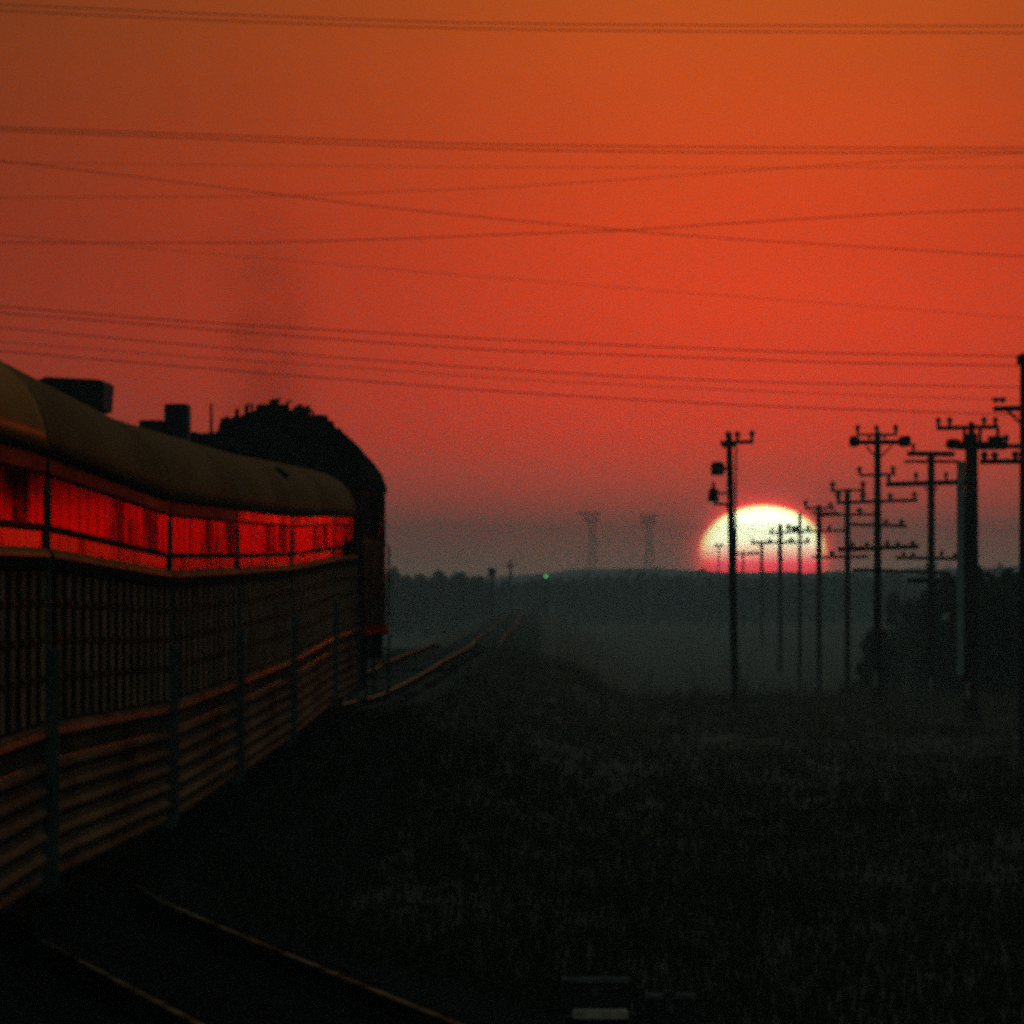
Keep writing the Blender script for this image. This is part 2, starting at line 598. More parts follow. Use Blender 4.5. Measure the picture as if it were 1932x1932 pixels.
RAIL = [(-0.075, -0.150), (0.075, -0.150), (0.070, -0.130), (0.012, -0.110), (0.012, -0.045), (0.037, -0.035),
        (0.037, -0.008), (0.028, 0.0), (-0.028, 0.0), (-0.037, -0.008), (-0.037, -0.035), (-0.012, -0.045), (-0.012, -0.110), (-0.070, -0.130)]


def railway(name, label, fx, fz, y0, y1, s_parts, s_rest, head='rail'):
    t = thing(name, label, 'railway track', (fx(y0), y0, fz(y0)))
    org = Vector(t.location)
    ys = []
    y = y0
    while y < y1:
        ys.append(y)
        y += max(1.5, y * 0.01)
    ys.append(y1)
    n = len(RAIL)
    for s in (-1, 1):
        mb = MB()
        for y in ys:
            for px, pz in RAIL:
                mb.v.append((fx(y) + s * 0.755 + px - org.x, y - org.y, fz(y) + pz - org.z))
        for j in range(len(ys) - 1):
            for i in range(n):
                i2 = (i + 1) % n
                mb.f.append((j * n + i, j * n + i2, (j + 1) * n + i2, (j + 1) * n + i))
        ro = mb.build('rail', M['rust'], t)
        ro.data.materials.append(M[head])
        for k, pg in enumerate(ro.data.polygons):
            if k % n in (6, 7, 8):
                pg.material_index = 1

    def sl(mb, y):
        dx = (fx(y + 0.5) - fx(y - 0.5))
        c = Vector((fx(y) - org.x, y - org.y, fz(y) - org.z))
        w = 1.28 + random.uniform(-0.04, 0.04)
        v = []
        for z in (-0.30, -0.153):
            for ly in (-0.12, 0.12):
                for lx in (-w, w):
                    v.append((c.x + lx + ly * dx, c.y + ly - lx * dx, c.z + z))
        mb.add(v, [(0, 2, 3, 1), (4, 5, 7, 6), (0, 1, 5, 4), (2, 6, 7, 3), (0, 4, 6, 2), (1, 3, 7, 5)])
    for a, b in s_parts:
        y = a
        while y < b:
            mb = MB()
            sl(mb, y)
            mb.build('sleeper', M['sleeper'], t)
            y += 0.62
    mb = MB()
    for a, b in s_rest:
        y = a
        while y < b:
            sl(mb, y)
            y += 0.62
    if mb.v:
        tag(mb.build('sleeper', M['sleeper'], t), kind='stuff')
    return t


random.seed(5)
railway('railway_track', 'steel railway track running out from under the train and over the crest ahead',
        track_x, track_z, 32, 2300, [(232, 280)], [(40, 231), (281, 520)])
railway('railway_track', 'curved railway track in the dark foreground joining the line under the train from the right',
        branch_x, track_z, 32, 104, [(62, 98)], [], 'rail_dull')


# ------------------------------------------------------------------ train
def frame(y0, y1):
    """matrix of a vehicle whose floor line runs between two points of the track"""
    a = Vector((track_x(y0), y0, track_z(y0)))
    b = Vector((track_x(y1), y1, track_z(y1)))
    f = (b - a).normalized()
    r = f.cross(Vector((0, 0, 1))).normalized()
    u = r.cross(f)
    m = Matrix(((r.x, f.x, u.x, 0), (r.y, f.y, u.y, 0), (r.z, f.z, u.z, 0), (0, 0, 0, 1)))
    m.translation = (a + b) / 2
    return m, (b - a).length


def bogie(root, yc):
    mb = MB()
    for s in (-1, 1):
        mb.box(s * 1.02 - 0.06, s * 1.02 + 0.06, yc - 1.6, yc + 1.6, 0.42, 0.62)
        for q in (-0.9, 0.9):
            mb.box(s * 1.02 - 0.1, s * 1.02 + 0.1, yc + q - 0.16, yc + q + 0.16, 0.30, 0.415)
    mb.box(-0.95, 0.95, yc - 0.25, yc + 0.25, 0.40, 0.66)
    b = mb.build('bogie', M['dark'], root)
    for q in (-0.9, 0.9):
        w = MB()
        for s in (-1, 1):
            pts = [(s * 0.68, yc + q, 0.43), (s * 0.80, yc + q, 0.43)]
            w.tube(pts, 0.43, 20)
        w.tube([(-0.66, yc + q, 0.43), (0.66, yc + q, 0.43)], 0.08, 8)
        o = w.build('wheelset', M['dark'], root)
        o.parent = b
    return b


ROOFP = [(1.50, 3.50), (1.49, 3.66), (1.45, 3.80), (1.36, 3.96), (1.21, 4.10), (1.00, 4.22), (0.72, 4.31), (0.38, 4.36), (0.0, 4.38)]


def coach(label, y0, y1, roofmat, win_pitch=1.75, seed=0, letter='letter'):
    rnd = random.Random(seed)
    m, L = frame(y0, y1)
    t = thing('railway_coach', label, 'train coach', group='coaches of the train', matrix=m)
    h = L / 2 - 0.30
    # shell
    MB().prism([(-1.45, 0.55), (1.45, 0.55), (1.45, 3.45), (-1.45, 3.45)], -h, h).build('body', M['body'], t)
    # roof, domed at both ends
    mb = MB()
    sec = ROOFP + [(-x, z) for x, z in ROOFP[-2::-1]]
    st = [(-h - 0.02, 0.965), (-h + 0.04, 0.99), (-h + 0.2, 1.0), (h - 0.2, 1.0), (h - 0.04, 0.99), (h + 0.02, 0.965)]
    n = len(sec)
    for y, k in st:
        for x, z in sec:
            mb.v.append((x * (0.985 if k < 0.95 else 1), y, 3.47 + (z - 3.47) * k))
    for j in range(len(st) - 1):
        for i in range(n - 1):
            mb.f.append((j * n + i, j * n + i + 1, (j + 1) * n + i + 1, (j + 1) * n + i))
        mb.f.append((j * n, (j + 1) * n, (j + 1) * n + n - 1, j * n + n - 1))
    mb.f.append(tuple(range(n)))
    mb.f.append(tuple((len(st) - 1) * n + i for i in range(n)))
    rf = mb.build('roof', roofmat, t, smooth=True)
    for p in rf.data.polygons:
        if len(p.vertices) > 4:
            p.use_smooth = False
    # gutter
    mb = MB()
    for s in (-1, 1):
        mb.box(min(s * 1.46, s * 1.545), max(s * 1.46, s * 1.545), -h + 0.05, h - 0.05, 3.462, 3.498)
    mb.build('gutter', M['dark'], t)
    # letterboard over the windows
    MB().box(1.453, 1.497, -h + 0.03, h - 0.03, 3.345, 3.459).build('letterboard', M[letter], t)
    # dark rails that edge the window band
    mb = MB()
    mb.box(1.453, 1.500, -h + 0.03, h - 0.03, 3.323, 3.342)
    mb.box(1.453, 1.502, -h + 0.03, h - 0.03, 2.926, 2.956)
    mb.build('band_rail', M['band_rail'], t)
    # windows and the pillars between them
    nwin = max(3, int(round((2 * h - 0.2) / win_pitch)))
    pitch = (2 * h - 0.2) / nwin
    MB().box(1.453, 1.476, -h + 0.03, h - 0.03, 2.965, 3.319).build('window_surround', M['letter'], t)
    for k in range(nwin):
        a = -h + 0.1 + k * pitch
        gap = rnd.choice((0.05, 0.08, 0.12, 0.26))
        MB().box(1.4775, 1.494, a + gap, a + pitch - 0.05, 2.972, 3.312).build('window', M['window'], t)
    # red strip and pale trim below
    MB().box(1.453, 1.490, -h + 0.03, h - 0.03, 2.806, 2.919).build('red_strip', M['strip'], t)
    MB().prism([(1.453, 2.742), (1.53, 2.742), (1.53, 2.765), (1.50, 2.803), (1.453, 2.803)], -h + 0.02, h - 0.02).build('trim', M['trim'], t)
    MB().box(1.453, 1.52, -h + 0.03, h - 0.03, 2.66, 2.738).build('belt', M['dark'], t)
    # ribbed wall
    mb = MB()
    mb.box(1.453, 1.468, -h + 0.03, h - 0.03, 1.56, 2.657)
    kinds = [0] * 6
    npil = max(4, int(round((2 * h - 0.5) / 1.72)))
    for k in range(npil + 1):
        a = -h + 0.25 + k * (2 * h - 0.5) / npil
        w = 0.09
        x1 = 1.495
        mb.prism([(1.470, 1.58), (x1, 1.58), (x1, 2.64), (1.470, 2.64)], a - w / 2, a + w / 2)
        kinds += [1] * 6
        for zc in (2.42, 2.15, 1.88):
            mb.prism([(1.470, zc - 0.028), (x1 + 0.003, zc - 0.024), (x1 + 0.010, zc - 0.010), (x1 + 0.009, zc + 0.014), (x1 + 0.001, zc + 0.026), (1.470, zc + 0.028)], a - w / 2 - 0.012, a + w / 2 + 0.012)
            kinds += [2] * 8
    rp = mb.build('ribbed_panel', M['body'], t)
    rp.data.materials.append(M['rib'])
    rp.data.materials.append(M['trim'])  # brighter beads stand in for the glints across the ribs
    for pg, kd in zip(rp.data.polygons, kinds):
        pg.material_index = kd
    # fluted skirt
    prof = [(1.453, 1.556), (1.50, 1.556), (1.530, 1.520), (1.538, 1.475), (1.520, 1.440), (1.488, 1.425), (1.478, 1.30)]
    for zc in (1.23, 1.065, 0.91, 0.745, 0.59):
        prof += [(1.482, zc + 0.052), (1.502, zc + 0.038), (1.518, zc + 0.018), (1.520, zc), (1.508, zc - 0.024), (1.484, zc - 0.042), (1.478, zc - 0.060)]
    prof += [(1.478, 0.50), (1.488, 0.46), (1.482, 0.43), (1.453, 0.43)]
    MB().prism(prof[::-1], -h + 0.10, h - 0.10).build('fluted_skirt', M['flute'], t)
    # posts at the near end and the far end
    for yy in (-h - 0.05, h - 0.09):
        mb = MB()
        mb.cbox(1.40, 1.565, yy, yy + 0.14, 0.36, 2.10, 0.03)
        mb.cbox(1.42, 1.503, yy + 0.02, yy + 0.12, 2.105, 3.30, 0.02)
        mb.build('corner_post', M['post'], t)
    # underframe, gangway, running gear
    MB().box(-1.3, 1.3, -h + 0.2, h - 0.2, 0.70, 0.545).build('underframe', M['dark'], t)
    mb = MB()
    for q in range(4):
        y_ = h + 0.01 + q * 0.13
        mb.box(-0.75 + (q % 2) * 0.06, 0.75 - (q % 2) * 0.06, y_, y_ + 0.125, 0.9, 3.2)
    mb.build('gangway', M['rubber'], t)
    bogie(t, -h + 3.2)
    bogie(t, h - 3.2)
    return t, h, m


def local(m, p):
    return m.inverted() @ p


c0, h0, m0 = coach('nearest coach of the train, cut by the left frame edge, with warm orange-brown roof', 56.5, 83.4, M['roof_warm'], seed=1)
c1, h1, m1 = coach('dark brown-roofed coach with long red window band, second from the left frame edge', 83.4, 111.0, M['roof'], seed=2)
c2, h2, m2 = coach('dark coach under the wide black rooftop pod, third from the left frame edge', 111.0, 133.2, M['roof'], seed=3)
c3, h3, m3 = coach('mid-train coach carrying the stepped black rooftop box', 133.2, 160.0, M['roof'], seed=4, letter='letter_bright')
c4, h4, m4 = coach('coach carrying the thin whip aerial on its roof, second behind the locomotive', 160.0, 191.0, M['roof'], seed=6, letter='letter_bright')
c5, h5, m5 = coach('short coach with brightest red windows, coupled right behind the locomotive', 191.0, 207.2, M['roof'], seed=7, letter='letter_bright')

# rooftop gear
mb = MB()                                          # wide pod, wider at the top
p = local(m2, Vector((0, 118, 0)))
yb = p.y
sec = [(-0.02, 4.30), (0.30, 4.28), (0.44, 4.36), (0.62, 4.40), (0.64, 4.665), (0.60, 4.70), (0.05, 4.73), (-0.02, 4.70)]
mb.prism(sec, yb - 1.2, yb + 1.2)
mb.build('rooftop_pod', M['box'], c2, bevel=0.012)
MB().box(0.10, 0.52, yb + 1.205, yb + 2.3, 4.22, 4.33).build('pod_duct', M['dark'], c2)
p = local(m3, Vector((0, 150, 0)))
mb = MB()
mb.cbox(-0.20, 0.11, p.y - 0.9, p.y + 0.9, 4.30, 4.66, 0.02)
mb.cbox(0.115, 0.41, p.y - 0.7, p.y + 0.7, 4.26, 4.87, 0.02)
mb.build('rooftop_box', M['box'], c3)
MB().prism([(-0.34, 4.30), (0.36, 4.30), (0.33, 4.50), (0.16, 4.60), (-0.14, 4.60), (-0.31, 4.50)], p.y + 0.95, h3 - 0.1).build('roof_fairing', M['loco_roof'], c3)
MB().prism([(-0.34, 4.30), (0.36, 4.30), (0.33, 4.50), (0.16, 4.62), (-0.14, 4.62), (-0.31, 4.50)], -h4 + 0.1, h4 - 2.0).build('roof_fairing', M['loco_roof'], c4)
p = local(m4, Vector((0, 172, 0)))
mb = MB()
mb.lathe([(0.06, 4.60), (0.06, 4.68), (0.022, 4.70), (0.016, 5.12)], (0.05, p.y, 0), 8)
mb.build('aerial', M['dark'], c4)
mb = MB()
mb.lathe([(0.04, 4.28), (0.04, 4.40), (0.014, 4.42), (0.010, 4.95)], (0.31, p.y + 4, 0), 8)
mb.build('aerial', M['dark'], c4)
mb = MB()                                          # small scoop on the roof flank
mb.prism([(1.17, 4.10), (1.31, 4.00), (1.34, 4.05), (1.20, 4.16)], -h4 + 3.0, -h4 + 5.5)
mb.build('roof_scoop', M['dark'], c4)


def locomotive():
    m, L = frame(208.2, 224.6)
    t = thing('locomotive', 'tall dark locomotive with domed black roof leading the red-windowed coaches', 'locomotive', matrix=m)
    h = L / 2 - 0.2
    half = [(1.58, 4.02), (1.58, 4.20), (1.51, 4.44), (1.37, 4.66), (1.18, 4.88), (0.95, 5.09), (0.68, 5.26), (0.36, 5.38), (0, 5.42)]
    MB().prism([(-1.55, 1.42), (1.55, 1.42), (1.55, 4.0), (-1.55, 4.0)], -h, h).build('body', M['loco'], t)
    sec = half + [(-x, z) for x, z in half[-2::-1]]
    n = len(sec)
    mb = MB()
    st = [(-h, 0.98), (-h + 0.3, 1.0), (h * 0.3, 1.0), (h * 0.62, 0.93), (h - 0.9, 0.86), (h - 0.2, 0.70), (h, 0.55)]
    for y, k in st:
        for x, z in sec:
            mb.v.append((x, y, 4.005 + (z - 4.005) * k))
    for j in range(len(st) - 1):
        for i in range(n - 1):
            mb.f.append((j * n + i, j * n + i + 1, (j + 1) * n + i + 1, (j + 1) * n + i))
        mb.f.append((j * n, (j + 1) * n, (j + 1) * n + n - 1, j * n + n - 1))
    mb.f.append(tuple(range(n)))
    mb.f.append(tuple((len(st) - 1) * n + i for i in range(n)))
    rf = mb.build('roof', M['loco_roof'], t)
    # rooftop hatches, grilles and pipes break the dome's outline
    rnd = random.Random(3)
    spots = [(-1.20, -h + 1.0, 0.30, 0.16), (-0.85, -h + 1.4, 0.35, 0.12), (-0.1, -h + 1.5, 0.55, 0.12), (0.42, -h + 1.2, 0.26, 0.10),
             (0.72, -h + 2.0, 0.20, 0.11), (0.93, -h + 1.2, 0.12, 0.13), (1.07, -h + 1.6, 0.10, 0.12), (1.20, -h + 1.0, 0.08, 0.12), (1.33, -h + 1.4, 0.08, 0.10)]
    hz = curve1d([(0, 5.42), (0.36, 5.38), (0.68, 5.26), (0.95, 5.09), (1.18, 4.88), (1.37, 4.66), (1.51, 4.44)])
    for x, y, w, z in spots:
        b = MB()
        zz = hz(abs(x))
        b.cbox(x - w / 2, x + w / 2, y, y + rnd.uniform(0.8, 1.8), zz - 0.16, zz + z * 0.8, 0.015)
        b.build('roof_hatch', M['loco_roof'], t)
    for k in range(22):
        x = -1.0 + k * 0.112 + rnd.uniform(-0.03, 0.03)
        b = MB()
        yy = -h + rnd.uniform(0.2, 1.2)
        tp = hz(abs(x)) + rnd.uniform(0.03, 0.15)
        b.tube([(x, yy, hz(abs(x)) - 0.03), (x, yy, tp), (x + rnd.uniform(-0.08, 0.08), yy, tp + 0.01)], rnd.uniform(0.02, 0.045), 6)
        b.build('roof_bracket', M['dark'], t)
    mb = MB()
    for off in (0.0, 0.09):
        mb.tube([(1.61 - off, -h + 0.3, 4.20 + off * 1.6), (1.61 - off, -h + 3.0, 4.22 + off * 1.6), (1.61 - off, h - 3, 4.20 + off * 1.6)], 0.025, 6)
    mb.build('glint_pipe', M['flute'], t)  # bright pipes added as glint lines along the roof shoulder
    # side windows and doors
    for a, b_, z0, z1 in ((h - 5.6, h - 2.6, 3.18, 3.86), (h - 9.5, h - 7.4, 3.30, 3.80)):
        o = MB().box(1.553, 1.585, a, b_, z0, z1).build('window', M['window'], t)
        mbf = MB()
        ro = [(a - 0.09, z0 - 0.08), (b_ + 0.09, z0 - 0.08), (b_ + 0.09, z1 + 0.08), (a - 0.09, z1 + 0.08)]
        ri = [(a - 0.004, z0 - 0.004), (b_ + 0.004, z0 - 0.004), (b_ + 0.004, z1 + 0.004), (a - 0.004, z1 + 0.004)]
        v = [(x, y, z) for x in (1.553, 1.60) for r in (ro, ri) for y, z in r]
        mbf.add(v, [q for i in range(4) for j in ((i + 1) % 4,) for q in ((i, j, 4 + j, 4 + i), (8 + i, 12 + i, 12 + j, 8 + j), (i, 8 + i, 8 + j, j), (4 + i, 4 + j, 12 + j, 12 + i))])
        mbf.build('window_frame', M['dark'], t).parent = o
    MB().box(1.553, 1.575, h - 2.2, h - 0.9, 2.35, 3.05).build('side_door', M['loco_red'], t)
    MB().box(1.553, 1.572, -h + 0.8, h - 6.2, 2.5, 3.1).build('side_grille', M['letter'], t)
    mb = MB()
    for y in (-h + 0.12, -h + 4.0, h - 6.4, h - 0.5):
        mb.tube([(1.63, y, 1.5), (1.63, y, 3.0), (1.56, y, 3.05)], 0.022, 6)
    mb.build('handrail', M['trim'], t)
    MB().prism([(1.553, 1.34), (1.60, 1.34), (1.615, 1.38), (1.60, 1.50), (1.553, 1.52)], -h + 0.02, h - 0.02).build('sill', M['loco_red'], t)
    mb = MB()
    mb.box(-1.3, 1.3, -h + 0.3, h - 0.3, 1.0, 1.295)
    mb.cbox(-1.35, 1.35, -2.2, 2.2, 0.28, 0.995, 0.12)
    mb.build('underframe', M['dark'], t)
    mb = MB()
    for y in (-h + 0.1, h - 0.35):
        for k in range(4):
            mb.box(1.32, 1.60, y, y + 0.25, 0.22 + k * 0.27, 0.25 + k * 0.27)
        mb.box(1.30, 1.34, y + 0.27, y + 0.30, 0.2, 1.29)
        mb.tube([(1.62, y + 0.1, 0.2), (1.62, y + 0.1, 1.29)], 0.02, 6)
    mb.build('steps', M['dark'], t)
    for e in (-1, 1):
        mb = MB()
        mb.cbox(-1.5, 1.5, e * (h + 0.1) - 0.09, e * (h + 0.1) + 0.09, 0.85, 1.35, 0.03)
        mb.build('buffer_beam', M['loco_red'] if e > 0 else M['dark'], t)
    MB().box(-0.35, 0.35, -h - 0.02, -h - 0.06, 1.45, 3.3).build('end_door', M['body'], t)
    bogie(t, -h + 3.0)
    bogie(t, h - 3.0)


locomotive()


def exhaust():
    mb = MB()
    rnd = random.Random(8)
    pts, rs = [], []
    for k in range(13):
        t_ = k / 12
        pts.append((-4.45, 213.0 - 0.6 * t_, 5.5 + 4.8 * t_))
        rs.append(1.6)
    c = Vector(pts[0])
    mb.tube([Vector(p_) - c for p_ in pts], rs, 16)
    m = bpy.data.materials.new('smoke')
    m.use_nodes = True
    nt = m.node_tree
    nt.nodes.clear()
    N, L = nt.nodes.new, nt.links.new
    tc, sp, nz = N('ShaderNodeTexCoord'), N('ShaderNodeSeparateXYZ'), N('ShaderNodeTexNoise')
    nz.inputs['Scale'].default_value = 1.3
    nz.inputs['Detail'].default_value = 3
    L(tc.outputs['Object'], nz.inputs['Vector'])
    L(tc.outputs['Object'], sp.inputs[0])
    fall = N('ShaderNodeMapRange')
    fall.inputs['From Min'].default_value = 0.9
    fall.inputs['From Max'].default_value = 4.4
    fall.inputs['To Min'].default_value = 0.46
    fall.inputs['To Max'].default_value = 0.0
    L(sp.outputs[2], fall.inputs[0])
    mr = N('ShaderNodeMapRange')
    mr.inputs['From Min'].default_value = 0.25
    mr.inputs['From Max'].default_value = 0.75
    L(nz.outputs[0], mr.inputs[0])
    mu = N('ShaderNodeMath')
    mu.operation = 'MULTIPLY'
    L(fall.outputs[0], mu.inputs[0])
    L(mr.outputs[0], mu.inputs[1])
    flat = N('ShaderNodeVectorMath')
    flat.operation = 'MULTIPLY'
    flat.inputs[1].default_value = (1, 1, 0)
    wob = N('ShaderNodeVectorMath')
    wob.operation = 'MULTIPLY_ADD'
    wob.inputs[1].default_value = (0.9, 0.9, 0)
    wob.inputs[2].default_value = (-0.45, -0.45, 0)
    L(nz.outputs[1], wob.inputs[0])
    ad = N('ShaderNodeVectorMath')
    L(tc.outputs['Object'], flat.inputs[0])
    L(flat.outputs[0], ad.inputs[0])
    L(wob.outputs[0], ad.inputs[1])
    ln = N('ShaderNodeVectorMath')
    ln.operation = 'LENGTH'
    L(ad.outputs[0], ln.inputs[0])
    soft = N('ShaderNodeMapRange')
    soft.interpolation_type = 'SMOOTHSTEP'
    soft.inputs['From Min'].default_value = 0.05
    soft.inputs['From Max'].default_value = 1.35
    soft.inputs['To Min'].default_value = 1.0
    soft.inputs['To Max'].default_value = 0.0
    L(ln.outputs[1], soft.inputs[0])
    mu2 = N('ShaderNodeMath')
    mu2.operation = 'MULTIPLY'
    L(mu.outputs[0], mu2.inputs[0])
    L(soft.outputs[0], mu2.inputs[1])
    mu = mu2
    v = N('ShaderNodeVolumePrincipled')
    v.inputs['Color'].default_value = (0.25, 0.22, 0.2, 1)
    L(mu.outputs[0], v.inputs['Density'])
    out = N('ShaderNodeOutputMaterial')
    L(v.outputs[0], out.inputs['Volume'])
    o = mb.build('exhaust_smoke', m, smooth=True)
    o.location = c
    tag(o, 'thin dark exhaust smoke drifting up above the locomotive', 'smoke', kind='stuff')


exhaust()

# ------------------------------------------------------------------ pole line
# measured on an enlargement: (cx, cy) -> picture units
def ce(cx, cy):
    return 1288 + cx / 3.0, 772.8 + cy / 3.0


def pole_at(label, d, shaft, arms, pins, extra=None, wid=(0.30, 0.36), marker=None, braces=(), lean=0.0, name='telegraph_pole'):
    """shaft = (cx, cy of the top); arms = (cx0, cx1, cy0, cy1, thickness m); pins = (cx, cy foot, cy head)"""
    sx, sy = ce(*shaft)
    top = at(sx, sy, d)
    gz = ground_z(top.x, d)
    t = thing(name, label, 'pole', (top.x, d, gz), group='poles along the line')
    H = top.z - gz
    o = Vector((top.x, d, gz))

    def lp(cx, cy, dy=0.0):
        return at(*ce(cx, cy), d) - o + Vector((0, dy, 0))
    mb = MB()
    n = 7
    pts = [(lean * (k / n - 1), 0, lerp(-0.4, H, k / n)) for k in range(n + 1)]
    rs = [lerp(wid[1], wid[0], k / n) / 2 for k in range(n + 1)]
    mb.tube(pts, rs, 12)
    mb.build('shaft', M['pole'], t, smooth=False)
    for i, (a, b, ya, yb, th) in enumerate(arms):
        p, q = lp(a, ya), lp(b, yb)
        off = -(wid[0] / 2 + th / 2 + 0.005) * (1 if i % 2 == 0 else -1)
        mb = MB()
        u = (q - p).normalized()
        w = u.cross(Vector((0, 1, 0))).normalized() * th / 2
        dd = Vector((0, th / 2, 0))
        c = [p + Vector((0, off, 0)), q + Vector((0, off, 0))]
        v = []
        for e in c:
            v += [e + w + dd, e + w - dd, e - w - dd, e - w + dd]
        mb.add(v, [(0, 1, 2, 3), (7, 6, 5, 4), (0, 4, 5, 1), (1, 5, 6, 2), (2, 6, 7, 3), (3, 7, 4, 0)])
        mb.build('crossarm', M['pole'], t, bevel=0.012)
    for cx, yf, yh in pins:
        p, q = lp(cx, yf), lp(cx, yh)
        hgt = abs(q.z - p.z)
        z0, z1 = (p.z, q.z) if q.z > p.z else (q.z, p.z)
        off = wid[0] / 2 + 0.06
        mb = MB()
        r = 0.10 if d < 600 else 0.14 + d * 0.00006
        mb.lathe([(r * 0.5, z0), (r * 0.5, lerp(z0, z1, 0.45)), (r, lerp(z0, z1, 0.5)), (r * 0.75, lerp(z0, z1, 0.66)), (r * 0.95, lerp(z0, z1, 0.72)),
                  (r * 0.65, lerp(z0, z1, 0.9)), (r * 0.3, z1)], (p.x, -off, 0), 10)
        mb.build('insulator', M['insul'], t)
    for (a, ya, b, yb) in braces:
        p, q = lp(a, ya, -wid[0] / 2 - 0.03), lp(b, yb, -wid[0] / 2 - 0.03)
        MB().tube([p, q], 0.035, 6).build('brace', M['pole'], t)
    if marker:
        cx0, cx1, cy0, cy1 = marker
        p, q = lp(cx0, cy1), lp(cx1, cy0)
        mb = MB()
        mb.cbox(p.x, q.x, -wid[1] / 2 - 0.10, -wid[1] / 2 - 0.06, p.z, q.z, 0.02)
        mb.build('pale_marker', M['marker'], t)
    if extra:
        extra(t, lp, wid)
    return t


def extra_transformer(t, lp, wid):
    # two pole-top cans on brackets and a conduit
    p, q = lp(160, 372), lp(236, 295)
    mb = MB()
    cx, r = (p.x + q.x) / 2, (q.x - p.x) / 2 * 1.02
    mb.lathe([(r * 0.8, p.z), (r, p.z + 0.05), (r, q.z - 0.08), (r * 0.6, q.z)], (cx, 0, 0), 14)
    mb.tube([(cx, 0, (p.z + q.z) / 2), (0, 0, (p.z + q.z) / 2)], 0.05, 8)
    mb.build('transformer', M['dark'], t)
    p, q = lp(142, 522), lp(205, 455)
    mb = MB()
    cx, r = (p.x + q.x) / 2, (q.x - p.x) / 2
    mb.lathe([(r * 0.9, p.z), (r, p.z + 0.06), (r * 0.85, q.z), (r * 0.3, q.z + 0.06), (r * 0.25, q.z + 0.25), (0.03, q.z + 0.27)], (cx, 0, 0), 14)
    a = lp(150, 527)
    b = lp(250, 535)
    mb.tube([(cx, 0, a.z - 0.03), (-0.1, 0, a.z - 0.05), (0, 0, a.z - 0.20)], 0.045, 8)
    mb.tube([(cx, 0, q.z - 0.1), (0, 0, q.z - 0.1)], 0.035, 8)
    mb.build('transformer', M['dark'], t)
    p, q = lp(302, 200), lp(298, 1500)
    mb = MB()
    mb.tube([(p.x, -0.1, p.z), (q.x, -0.1, q.z)], 0.035, 6)
    for cy in (330, 640, 1000, 1350):
        s = lp(298, cy)
        mb.tube([(0, -0.1, s.z), (s.x, -0.1, s.z)], 0.02, 6)
    mb.build('conduit_or_haze_strip', M['pole'], t)


def extra_fat_ends(t, lp, wid):
    for a, b in ((942, 998), (1222, 1290)):
        p, q = lp(a, 182), lp(b, 178)
        mb = MB()
        mb.tube([(p.x, -0.28, p.z), (p.x + 0.06, -0.28, p.z), (q.x - 0.06, -0.28, q.z), (q.x, -0.28, q.z)], [0.12, 0.19, 0.19, 0.12], 10)
        mb.build('cable_box', M['dark'], t)
    for cx in (1055, 1142):
        p, q = lp(cx, 165), lp(cx, 140)
        mb = MB()
        mb.box(p.x - 0.05, p.x + 0.05, -0.25, -0.15, p.z, q.z)
        mb.build('strut', M['pole'], t)


def extra_big(t, lp, wid):
    # crowded head: switchgear boxes, hangers, an added pale strip in haze colour down one side
    p, q = lp(1480, 225), lp(1560, 165)
    mb = MB()
    mb.lathe([(0.10, p.z), (0.20, p.z + 0.05), (0.20, q.z - 0.03), (0.08, q.z)], (p.x + 0.26, -0.36, 0), 12)
    mb.build('switch_box', M['dark'], t)
    mb = MB()
    a, b = lp(1545, 228), lp(1830, 180)
    mb.cbox(a.x, b.x, -0.42, -0.22, a.z, b.z, 0.03)
    mb.build('switch_box', M['dark'], t)
    a, b = lp(1725, 182), lp(1815, 150)
    MB().cbox(a.x, b.x, -0.40, -0.24, a.z, b.z, 0.03).build('switch_box', M['dark'], t)
    for cx, y0, y1 in ((1592, 104, 200), (1682, 104, 200), (1782, 100, 180), (1640, 150, 230)):
        s, e = lp(cx, y1), lp(cx, y0)
        MB().box(s.x - 0.05, s.x + 0.05, -0.34, -0.24, s.z, e.z).build('hanger', M['pole'], t)
    a, b = lp(1635, 150), lp(1635, 70)
    MB().tube([(a.x, 0, a.z), (b.x, 0, b.z)], [0.10, 0.085], 10).build('pole_top', M['pole'], t)
    s, e = lp(1574, 850), lp(1574, 292)
    mb = MB()
    s2 = lp(1574, 1500)
    mb.tube([(e.x, -0.05, e.z), (s.x, -0.05, s.z), (s2.x, -0.05, s2.z)], 0.12, 10)
    mb.build('conduit_or_haze_strip', M['conduit_or_haze_strip'], t)  # haze beside the shaft, built as a solid pale strip
    mb = MB()
    for cy in (330, 620, 840):
        k = lp(1562, cy)
        mb.tube([(k.x, -0.05, k.z), (0, -0.05, k.z)], 0.04, 6)
    mb.build('haze_strip_clamp', M['pole'], t)


